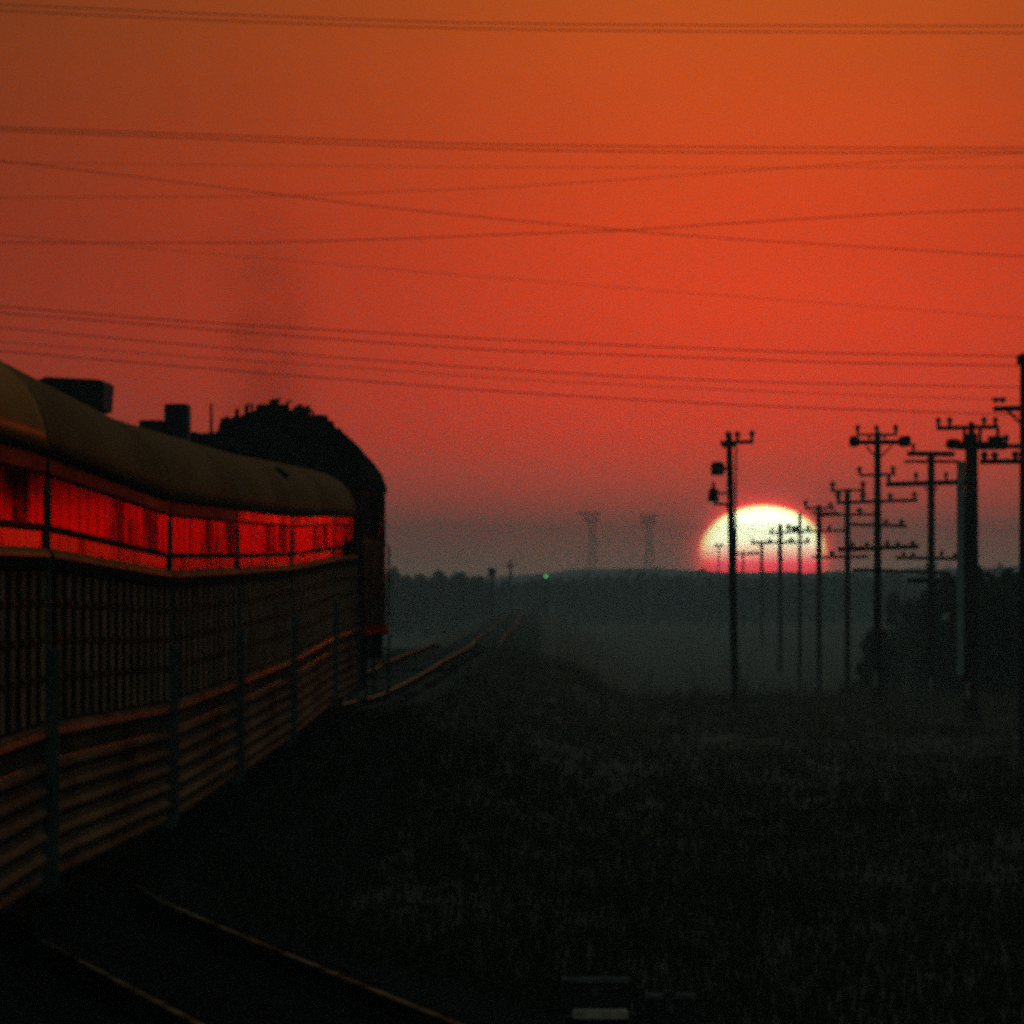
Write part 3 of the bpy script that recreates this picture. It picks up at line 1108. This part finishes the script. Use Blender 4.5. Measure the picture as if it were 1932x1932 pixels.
pole_at('pole with two transformer cans, standing before the left part of the sun', 380,
        (262, 128), [(212, 400, 188, 182, 0.13), (222, 300, 205, 200, 0.12)], [(255, 185, 120), (310, 183, 120), (392, 180, 118)],
        extra=extra_transformer, wid=(0.20, 0.27), lean=-0.23)
pole_at('slender pole with wide thick crossarm with bulbous ends and V-shaped braces', 385,
        (1103, 125), [(945, 1285, 186, 184, 0.16), (990, 1215, 142, 142, 0.08), (1000, 1205, 372, 366, 0.09), (870, 1330, 527, 512, 0.11),
                      (945, 1268, 650, 660, 0.10), (880, 1338, 792, 775, 0.14), (960, 1500, 905, 925, 0.10)],
        [(990, 140, 85), (1097, 140, 86), (1205, 140, 84), (1000, 370, 322), (1190, 366, 318), (1175, 515, 470), (1310, 510, 465), (880, 522, 470),
         (1020, 520, 475), (1150, 655, 620), (1240, 657, 622), (960, 785, 750), (1040, 780, 750), (1155, 778, 742), (1215, 777, 745), (1300, 776, 742)],
        extra=extra_fat_ends, wid=(0.21, 0.30), marker=(1075, 1100, 1482, 1570),
        braces=((1035, 205, 1095, 270), (1185, 205, 1115, 270)))
pole_at('pole with doubled top crossarm, between the thickest pole and the V-braced pole', 455,
        (1407, 245), [(1270, 1540, 250, 252, 0.20), (1255, 1565, 293, 294, 0.12), (1150, 1625, 424, 410, 0.20), (1205, 1605, 838, 845, 0.13), (1270, 1535, 968, 968, 0.18)],
        [(1305, 245, 190), (1320, 415, 352), (1490, 412, 350), (1165, 420, 375), (1250, 838, 805), (1300, 838, 805), (1465, 842, 800), (1540, 844, 810)],
        wid=(0.27, 0.30), marker=(1393, 1412, 1518, 1612), braces=((1370, 440, 1400, 475), (1445, 438, 1412, 475), (1370, 870, 1400, 915), (1445, 870, 1412, 915)))
pole_at('thickest dark pole with crowded black switchgear at its head and pale haze-coloured strip down its side', 350,
        (1635, 135), [(1435, 1785, 106, 98, 0.13), (1490, 1930, 200, 208, 0.14)], [(1445, 95, 45), (1510, 95, 42), (1705, 92, 40), (1768, 90, 42), (1830, 200, 140)],
        extra=extra_big, wid=(0.37, 0.48), marker=(1598, 1622, 1545, 1640))
pole_at('tall pole cut by the right frame edge', 255,
        (1945, -320), [(1755, 2140, -3, -14, 0.12), (1685, 2205, 294, 290, 0.11), (1890, 1990, -270, -262, 0.12)], [(1770, -38, -70), (1808, -38, -70), (1705, 294, 235), (1765, 293, 238), (1882, 292, 236), (1905, -270, -310)],
        wid=(0.27, 0.36), braces=((1830, 0, 1940, 105), (2060, -5, 1950, 105)))
pole_at('first pole standing clear to the right of the sun disc', 630,
        (933, 448), [(838, 1030, 460, 455, 0.13), (750, 1108, 598, 592, 0.14), (818, 1055, 835, 832, 0.14), (885, 985, 795, 795, 0.14)],
        [(848, 458, 405), (1020, 455, 405), (880, 500, 462), (1020, 512, 460), (1000, 594, 555), (845, 832, 800)], wid=(0.30, 0.36))
pole_at('smaller pole standing at the right rim of the sun', 800,
        (772, 540), [(690, 862, 558, 558, 0.18), (720, 880, 582, 582, 0.14), (600, 940, 692, 684, 0.17), (730, 830, 835, 835, 0.18)],
        [(697, 556, 512), (835, 556, 525), (710, 690, 655), (828, 688, 655), (640, 690, 660)], wid=(0.36, 0.44))
pole_at('thin pole crossing the upper right of the sun disc', 900,
        (663, 580), [(590, 745, 690, 690, 0.17), (560, 722, 752, 750, 0.17)], [(600, 690, 655), (705, 750, 722), (615, 752, 728)], wid=(0.26, 0.36))
pole_at('small pole with a second short post beside its top, silhouetted inside the sun', 1120,
        (552, 648), [(490, 645, 700, 692, 0.22), (480, 640, 752, 748, 0.2)], [(597, 692, 645), (505, 698, 672), (625, 692, 655), (610, 750, 728)], wid=(0.42, 0.50))
pole_at('small T-shaped pole in the lower middle of the sun disc', 1600,
        (447, 745), [(385, 512, 754, 752, 0.42)], [(395, 752, 732), (492, 750, 728)], wid=(0.46, 0.52))
pole_at('smallest pole low in the red foot of the sun', 2050,
        (342, 800), [(258, 432, 818, 816, 0.36)], [(300, 816, 800), (385, 816, 800), (420, 816, 798)], wid=(0.36, 0.44))
pole_at('stub pole barely showing just left of the transformer pole inside the sun', 2200,
        (205, 768), [(178, 232, 772, 772, 0.36)], [(190, 771, 758), (220, 771, 758)], wid=(0.30, 0.40))


# ------------------------------------------------------------------ overhead power lines
def wire(label, d, pts, r, bend=0.0):
    f = curve1d(pts)
    px0, px1 = pts[0][0], pts[-1][0]
    s0 = (pts[1][1] - pts[0][1]) / (pts[1][0] - pts[0][0])
    s1 = (pts[-1][1] - pts[-2][1]) / (pts[-1][0] - pts[-2][0])
    P = []
    for i in range(-30, 51):
        px = i * 96.6
        if px < px0:
            u = px - px0
            py = pts[0][1] + s0 * u - 1.2e-5 * u * u
        elif px > px1:
            u = px - px1
            py = pts[-1][1] + s1 * u - 1.2e-5 * u * u
        else:
            py = f(px)
        P.append(at(px, py, d + bend * (px - 966) / 966))
    mb = MB()
    c = P[len(P) // 2]
    mb.tube([q - c for q in P], r * 0.74, 6)
    o = mb.build('power_line', M['wire'])
    o.location = c
    tag(o, label, 'power line', 'overhead power lines crossing the sky')


WIRES = [
    ('topmost power line near the upper frame edge', 400, [(0, 8), (500, 30), (966, 44), (1466, 48), (1932, 49)], 0.022),
    ('second power line from the top, paired just under the topmost', 402, [(0, 20), (500, 42), (966, 55), (1466, 60), (1932, 62)], 0.022),
    ('upper strand of the close pair a quarter way down the right sky', 408, [(0, 240), (500, 258), (966, 273), (1466, 278), (1932, 279)], 0.022),
    ('lower strand of the close pair a quarter way down the right sky', 410, [(0, 246), (500, 266), (966, 282), (1466, 288), (1932, 287)], 0.022),
    ('single line slanting steadily down to the right across the crossing wires', 420, [(0, 303), (350, 345), (700, 388), (966, 415), (1341, 448), (1566, 462), (1932, 484)], 0.020),
    ('line rising to the right to end under the close pair', 425, [(0, 373), (500, 370), (750, 361), (966, 352), (1466, 318), (1932, 288)], 0.014),
    ('line sagging at the left then rising gently to the right, under the slanting line', 430, [(0, 458), (450, 458), (750, 450), (966, 442), (1166, 435), (1366, 422), (1766, 400), (1932, 395)], 0.022),
    ('faint almost level line just under the close pair', 432, [(300, 310), (966, 315), (1500, 316), (1932, 315)], 0.011),
    ('faint line drifting down through the open middle sky', 440, [(300, 470), (700, 505), (1200, 545), (1932, 600)], 0.011),
    ('highest strand of the lower bundle above the poles', 360, [(0, 578), (350, 606), (700, 627), (966, 642), (1266, 655), (1566, 666), (1932, 672)], 0.021),
    ('second strand of the lower bundle', 361, [(0, 590), (350, 618), (700, 645), (966, 662), (1266, 673), (1616, 685), (1932, 690)], 0.021),
    ('third strand of the lower bundle', 363, [(0, 618), (350, 650), (700, 679), (966, 698), (1416, 720), (1932, 731)], 0.019),
    ('fourth strand of the lower bundle, the faintest of it', 364, [(0, 645), (350, 672), (700, 696), (966, 715), (1366, 735), (1766, 750), (1932, 754)], 0.013),
    ('lowest strand of the lower bundle, nearest the pole heads', 366, [(0, 662), (350, 692), (700, 720), (966, 740), (1316, 760), (1566, 771), (1932, 783)], 0.021),
]
for w in WIRES:
    wire(*w)


# ------------------------------------------------------------------ trees
def leaf_cloud(mb, rnd, c, rx, ry, rz, n, s0, s1, shell=0.55):
    for _ in range(n):
        while True:
            v = Vector((rnd.uniform(-1, 1), rnd.uniform(-1, 1), rnd.uniform(-1, 1)))
            if shell < v.length < 1:
                break
        p = Vector((c[0] + v.x * rx, c[1] + v.y * ry, c[2] + v.z * rz))
        s = rnd.uniform(s0, s1)
        a = Vector((rnd.gauss(0, 1), rnd.gauss(0, 1), rnd.gauss(0, 1))).normalized()
        b = a.orthogonal().normalized()
        a *= s
        b *= s * 0.7
        mb.add([p - a, p - b * 0.9, p + a, p + b], [(0, 1, 2, 3)])


def tree(name, label, base, height, width, seed, group, leaves=700, leaf=(0.10, 0.24), m='leaf', low=0.15):
    rnd = random.Random(seed)
    t = thing(name, label, 'tree', base, group=group)
    tr = MB()
    lean = rnd.uniform(-0.2, 0.2)
    tr.tube([(0, 0, -0.3), (lean * 0.2, 0, height * 0.25), (lean * 0.6, 0.1, height * 0.5), (lean, 0.1, height * 0.82)],
            [0.06 + height * 0.02, 0.05 + height * 0.016, 0.03 + height * 0.010, 0.02], 8)
    tips = []
    for k in range(8):
        z0 = height * rnd.uniform(0.2, 0.65)
        a = rnd.uniform(0, 6.28)
        e = Vector((math.cos(a) * width * rnd.uniform(0.25, 0.42), math.sin(a) * width * rnd.uniform(0.25, 0.42), min(height * 0.9, z0 + height * rnd.uniform(0.1, 0.3))))
        tr.tube([(lean * z0 / height, 0, z0), (e.x * 0.5, e.y * 0.5, z0 + (e.z - z0) * 0.35), e], [0.015 + height * 0.006, 0.01 + height * 0.004, 0.012], 5)
        tips.append(e)
    tr.build('trunk', M['bark'], t)
    cr = MB()
    ncl = 13
    for k in range(ncl):
        if k < len(tips):
            c = tips[k]
        else:
            a = rnd.uniform(0, 6.28)
            q = rnd.uniform(0, 0.3) * width
            c = Vector((math.cos(a) * q, math.sin(a) * q, height * rnd.uniform(low + 0.2, 0.86)))
        s = rnd.uniform(0.16, 0.27)
        c = Vector((c.x, c.y, min(c.z, height - s * height * 0.55)))
        leaf_cloud(cr, rnd, c, width * s, width * s, height * s * 0.62, leaves // ncl, leaf[0], leaf[1], 0.2)
    leaf_cloud(cr, rnd, (0, 0, height * (low + 0.28)), width * 0.45, width * 0.45, height * 0.32, leaves // 3, leaf[0], leaf[1], 0.3)
    cr.build('crown', M[m], t)
    return t


HEDGE = [(1634, 1236, 620, 'lowest bush at the left foot of the dark thicket, right of the V-braced pole'),
         (1668, 1168, 700, 'rounded bush sloping up at the left side of the dark thicket'),
         (1706, 1100, 980, 'lowest bushy tree where the dark thicket begins, behind the pole with the doubled crossarm'),
         (1738, 1092, 800, 'low rounded bushy tree left of the pole with the doubled crossarm'),
         (1772, 1086, 660, 'low dark tree between the doubled-crossarm pole and the thickest pole'),
         (1812, 1081, 580, 'dark tree just left of the thickest pole foot'),
         (1846, 1078, 530, 'dark tree just right of the thickest pole'),
         (1878, 1066, 510, 'taller dark tree stepping up towards the right frame edge'),
         (1908, 1048, 520, 'tall dark tree next to the right frame edge'),
         (1938, 1034, 525, 'tallest dark tree cut by the right frame edge')]
for i, (px, py, d, lab) in enumerate(HEDGE):
    p = at(px, py, d)
    gz = ground_z(p.x, d)
    tree('bushy_tree', lab, (p.x, d, gz), p.z - gz, 2.4 + 0.25 * (i % 3), 40 + i, 'trees of the thicket on the right', 2600, (0.10, 0.24), low=0.0)

FAR = [(738, 1062, 1900, 'tallest hazy tree just right of the locomotive on the skyline'),
       (766, 1070, 1930, 'hazy rounded tree second from the locomotive on the skyline'),
       (806, 1082, 1950, 'low hazy tree at the dip of the skyline right of the locomotive'),
       (848, 1078, 1980, 'hazy skyline tree midway between locomotive and dark signal'),
       (884, 1081, 1960, 'hazy skyline tree just left of the dark signal post'),
       (908, 1086, 2000, 'small hazy skyline tree touching the dark signal post')]
for i, (px, py, d, lab) in enumerate(FAR):
    p = at(px, py, d)
    gz = ground_z(p.x, d)
    tree('hazy_tree', lab, (p.x, d, gz), p.z - gz, 4.6 + (i % 3), 70 + i, 'hazy trees on the skyline', 900, (0.25, 0.6), 'far_leaf', low=0.0)


def far_wood():
    rnd = random.Random(9)
    prof = curve1d([(-2700, 1068), (-700, 1066), (600, 1070), (745, 1072), (790, 1083), (830, 1088), (870, 1086), (930, 1093), (1000, 1092), (1040, 1088), (1100, 1081),
                    (1160, 1077), (1230, 1075), (1300, 1077), (1345, 1082), (1440, 1079), (1530, 1082), (1600, 1076), (1700, 1073), (1850, 1070), (2600, 1062), (3600, 1072), (4700, 1066)])
    mb = MB()
    for row, d in enumerate((2350, 2480, 2600)):
        px = -2600.0
        while px < 4600:
            p = at(px, prof(px) + rnd.choice((-6, -3, 0, 2, 5, 9)) + rnd.uniform(-2, 2) + (2 - row) * 2.0, d)
            gz = ground_z(p.x, d)
            h = p.z - gz
            w = rnd.uniform(2.2, 3.8)
            mb.tube([(p.x, d, gz - 0.3), (p.x, d, gz + h * 0.6)], [0.22, 0.12], 5)
            leaf_cloud(mb, rnd, (p.x, d, gz + h * 0.45), w, w, h * 0.48, 90, 0.35, 0.85, 0.3)
            leaf_cloud(mb, rnd, (p.x + rnd.uniform(-1, 1), d, gz + h * 0.74), w * 0.6, w * 0.6, h * 0.26, 45, 0.3, 0.7, 0.3)
            px += rnd.uniform(22, 40) * (1 if -500 < px < 2400 else 2.2)
    o = mb.build('far_woodland', M['far_leaf'])
    tag(o, 'hazy line of woodland along the horizon under the sun', 'woodland', kind='stuff')


far_wood()


# ------------------------------------------------------------------ transmission towers far off
def tower(label, px, ptop, pbase, d, arm_left=True):
    b = at(px, pbase, d)
    top = at(px, ptop, d)
    gz = -4.0 + 0.0
    t = thing('transmission_tower', label, 'pylon', (b.x, d, gz), group='pylons on the horizon')
    H = top.z - gz
    w0, w1 = 2.6, 0.9
    mb = MB()
    lv = 9
    for s in (-1, 1):
        for q in (-1, 1):
            mb.tube([(s * w0, q * w0, -0.5), (s * w1, q * w1, H)], 0.24, 4)
    for k in range(lv):
        za, zb = H * k / lv, H * (k + 1) / lv
        wa, wb = lerp(w0, w1, k / lv), lerp(w0, w1, (k + 1) / lv)
        for q in (-1, 1):
            mb.tube([(-wa, q * wa, za), (wb, q * wb, zb)], 0.14, 4)
            mb.tube([(wa, q * wa, za), (-wb, q * wb, zb)], 0.14, 4)
            mb.tube([(q * wa, -wa, za), (q * wb, wb, zb)], 0.14, 4)
            mb.tube([(-wb, q * wb, zb), (wb, q * wb, zb)], 0.14, 4)
    mb.build('lattice', M['steel'], t)
    for z, r in ((0.985, 8.0 if arm_left else 5.0), (0.90, 4.5)):
        for s in (-1, 1):
            e = r if s < 0 else min(r, 3.8)
            a = MB()
            a.tube([(s * w1, 0, H * z), (s * e, 0, H * z + 0.8)], 0.32, 4)
            a.tube([(s * w1, 0, H * z - 2.6), (s * e, 0, H * z + 0.6)], 0.24, 4)
            a.build('crossarm', M['steel'], t)


tower('left one of two hazy lattice pylons on the horizon, with longer arm reaching left', 1118, 968, 1060, 6000)
tower('right one of two hazy lattice pylons on the horizon, nearer the sun', 1225, 972, 1062, 6200, False)


# ------------------------------------------------------------------ signals and trackside things
def signal_lit():
    d = 1500
    p = at(1030, 1087, d)
    gz = ground_z(p.x, d)
    t = thing('railway_signal', 'lone railway signal showing a green light beside the far track', 'signal', (p.x, d, gz))
    z = p.z - gz
    MB().lathe([(0.16, -0.4), (0.16, 0.2), (0.07, 0.25), (0.06, z + 0.4)], (0, 0.12, 0), 10).build('mast', M['dark'], t)
    mb = MB()
    mb.cbox(-0.28, 0.28, -0.02, 0.055, z - 0.55, z + 0.40, 0.05)
    mb.build('signal_head', M['dark'], t)
    mb = MB()
    mb.tube([(0, -0.02, z), (0, -0.06, z)], [0.20, 0.16], 16)
    mb.build('green_lamp', M['lamp'], t)
    mb = MB()
    n = 10
    for k in range(n):
        a0, a1 = math.pi * k / n, math.pi * (k + 1) / n
        v = []
        for y in (-0.021, -0.20):
            for r in (0.215, 0.23):
                for a in (a0, a1):
                    v.append((r * math.cos(a), y, z + r * math.sin(a)))
        mb.add(v, [(0, 1, 3, 2), (4, 6, 7, 5), (0, 4, 5, 1), (2, 3, 7, 6)])
    mb.build('hood', M['dark'], t)
    mb = MB()
    for s in (-0.13, 0.13):
        mb.tube([(s, 0.34, 0), (s, 0.22, z + 0.2)], 0.02, 5)
    k = 0.3
    while k < z:
        mb.tube([(-0.13, 0.33, k), (0.13, 0.33, k)], 0.014, 5)
        k += 0.35
    mb.build('ladder', M['dark'], t)


signal_lit()


def signal_dark():
    d = 1200
    p = at(928, 1072, d)
    gz = ground_z(p.x, d)
    t = thing('railway_signal', 'dark unlit signal on a post left of the far track', 'signal', (p.x, d, gz))
    z = p.z - gz
    MB().lathe([(0.2, -0.4), (0.2, 0.2), (0.10, 0.25), (0.09, z)], (0, 0, 0), 10).build('mast', M['dark'], t)
    MB().cbox(-0.38, 0.38, -0.3, -0.10, z - 0.85, z + 0.02, 0.08).build('signal_head', M['dark'], t)
    MB().cbox(-0.16, 0.16, -0.55, -0.304, z - 0.5, z - 0.2, 0.05).build('hood', M['dark'], t)


signal_dark()
d = 2000
p = at(963, 1056, d)
gz = ground_z(p.x, d)
t = thing('telegraph_pole', 'thin hazy lone pole on the skyline between the dark signal and the green light', 'pole', (p.x, d, gz), group='poles along the line')
MB().tube([(0, 0, -0.4), (0, 0, p.z - gz)], [0.30, 0.2], 8).build('shaft', M['pole'], t)
MB().box(-1.0, 1.0, -0.4, -0.22, p.z - gz - 1.1, p.z - gz - 0.85).build('crossarm', M['pole'], t)


def trackside_box(label, px0, px1, ptop, pbot, d, slab):
    a, b = at(px0, pbot, d), at(px1, ptop, d)
    c = (a.x + b.x) / 2
    w = (b.x - a.x) / 2
    gz = ground_z(c, d)
    t = thing('trackside_cabinet', label, 'cabinet', (c, d, gz), group='cabinets beside the near track')
    z0, z1 = a.z - gz, b.z - gz
    MB().cbox(-w, w, 0, 0.34, z0, z1 - 0.022, 0.015).build('case', M['box'], t)
    mb = MB()
    if slab:
        mb.cbox(-w - 0.012, w + 0.012, -0.02, 0.36, z1 - 0.02, z1 + 0.006, 0.006)
    else:
        mb.cbox(-w - 0.012, -w * 0.28, -0.02, 0.36, z1 - 0.02, z1 + 0.006, 0.006)
        mb.cbox(w * 0.18, w + 0.012, -0.02, 0.36, z1 - 0.02, z1 + 0.006, 0.006)
    mb.build('lid', M['lid'], t)
    for s_ in (-0.6, 0.6):
        MB().tube([(w * s_ - 0.02, -0.006, z1 - 0.05), (w * s_ + 0.02, -0.006, z1 - 0.05)], 0.008, 8).build('hinge', M['lid'], t)
    MB().cbox(-0.018, 0.018, -0.014, -0.001, z1 - 0.10, z1 - 0.05, 0.004).build('hasp', M['lid'], t)
    MB().tube([(w - 0.03, 0.2, z0 + 0.06), (w + 0.05, 0.2, z0 + 0.05), (w + 0.10, 0.2, z0 - 0.05), (w + 0.12, 0.2, -0.1)], 0.012, 8).build('cable', M['rubber'], t)
    if slab:
        MB().cbox(-w * 0.72, w * 1.0, -0.30, -0.01, z0 - 0.055, z0 - 0.004, 0.012).build('ledge', M['concrete'], t)
        MB().box(-w * 0.9, w * 0.9, -0.02, 0.30, -0.25, z0 - 0.06).build('footing', M['box'], t)
    else:
        MB().lathe([(0.03, z1 - 0.02), (0.03, z1 + 0.02), (0.012, z1 + 0.03)], (-0.01, 0.15, 0), 10).build('knob', M['box'], t)
        MB().box(-w * 0.9, w * 0.9, 0.02, 0.30, -0.25, z0 - 0.003).build('footing', M['box'], t)


trackside_box('wider black trackside cabinet with pale lit ledge in front, at the bottom edge', 1062, 1184, 1848, 1902, 71.0, True)
trackside_box('narrower black trackside cabinet with pale split lid, right of the ledged one', 1222, 1310, 1879, 1935, 71.6, False)


# ------------------------------------------------------------------ grass
def surf_z(x, y):
    z = ground_z(x, y)
    prof = ((0.0, -0.15), (0.9, -0.15), (2.1, -0.20), (3.1, -0.95))
    cs = [(abs(x - track_x(y)), track_z(y))]
    if y < 118:
        cs.append((abs(x - branch_x(y)), track_z(y)))
    for d_, tz in cs:
        for (a, za), (b, zb) in zip(prof, prof[1:]):
            if a <= d_ <= b:
                z = max(z, tz + lerp(za, zb, (d_ - a) / (b - a)) - 0.02)
    return z


def grass():
    rnd = random.Random(21)
    mb = MB()
    V, F, IDX = mb.v, mb.f, []
    n = 0
    while n < 38000:
        u = rnd.random() ** 0.9
        y = 64 * (470 / 64) ** u
        x = rnd.uniform(-3.4, 9.0 + y * 0.045)
        if n % 13 < 4:                     # thinner cover on both sides, out of the frame
            y = 26 * (560 / 26) ** rnd.random()
            x = rnd.choice((rnd.uniform(-40, -7), rnd.uniform(5, 34), abs(rnd.gauss(0, 40)) + 4 + y * 0.04))
        dt = abs(x - track_x(y))
        if y < 122:
            dt = min(dt, abs(x - branch_x(y)))
        if dt < (1.45 if x > track_x(y) and 84 < y < 224 else 1.9) or (y < 76 and 0.3 < x < 1.2 and y > 69):
            continue
        g = surf_z(x, y)
        hh = (0.16 + 0.30 * max(0, noise.noise(Vector((x * 0.25, y * 0.06, 7))) + 0.35)) * rnd.uniform(0.6, 1.4)
        hh *= 0.62
        if rnd.random() < 0.04:
            hh *= 2.2
        tall = y > 330 and rnd.random() < 0.30  # taller stems added to soften the crest edge as haze would
        if tall:
            hh *= rnd.uniform(1.8, 4.2)
        for _ in range(4):
            a = rnd.uniform(0, 6.28)
            w = rnd.uniform(0.005, 0.011) * (1 + y / 160) * (0.6 if tall else 1)
            ox, oy = rnd.gauss(0, 0.10), rnd.gauss(0, 0.15)
            lx, ly = rnd.gauss(0, 0.3) * hh, rnd.gauss(0, 0.3) * hh
            dx, dy = math.cos(a) * w, math.sin(a) * w
            b = len(V)
            V += [(x + ox - dx, y + oy - dy, g - 0.03), (x + ox + dx, y + oy + dy, g - 0.03),
                  (x + ox + lx * 0.4 + dx * 0.7, y + oy + ly * 0.4 + dy * 0.7, g + hh * 0.6), (x + ox + lx * 0.4 - dx * 0.7, y + oy + ly * 0.4 - dy * 0.7, g + hh * 0.6),
                  (x + ox + lx, y + oy + ly, g + hh)]
            F += [(b, b + 1, b + 2, b + 3), (b + 3, b + 2, b + 4)]
            k = 1 if rnd.random() < (y - 190) / 150 else 0
            IDX += [k, k]
        n += 1
    me = bpy.data.meshes.new('grass')
    me.from_pydata(V, [], F)
    me.materials.append(M['grass'])
    me.materials.append(M['hazed_grass'])
    me.polygons.foreach_set('material_index', IDX)
    o = bpy.data.objects.new('grass', me)
    COL.objects.link(o)
    tag(o, 'dark rough grass covering the slope beside the track', 'grass', kind='stuff')


grass()


# ------------------------------------------------------------------ haze
def haze():
    o = MB().box(-3400, 3400, -300, 9600, -13.0, 40.0).build('haze', None)
    m = bpy.data.materials.new('haze')
    m.use_nodes = True
    nt = m.node_tree
    nt.nodes.clear()
    v = nt.nodes.new('ShaderNodeVolumePrincipled')
    v.inputs['Color'].default_value = (0.86, 0.95, 0.90, 1)
    v.inputs['Density'].default_value = 0.00023
    v.inputs['Anisotropy'].default_value = 0.0
    out = nt.nodes.new('ShaderNodeOutputMaterial')
    nt.links.new(v.outputs[0], out.inputs['Volume'])
    o.data.materials.clear()
    o.data.materials.append(m)
    tag(o, 'dusk haze over the fields', 'haze', kind='stuff')


haze()
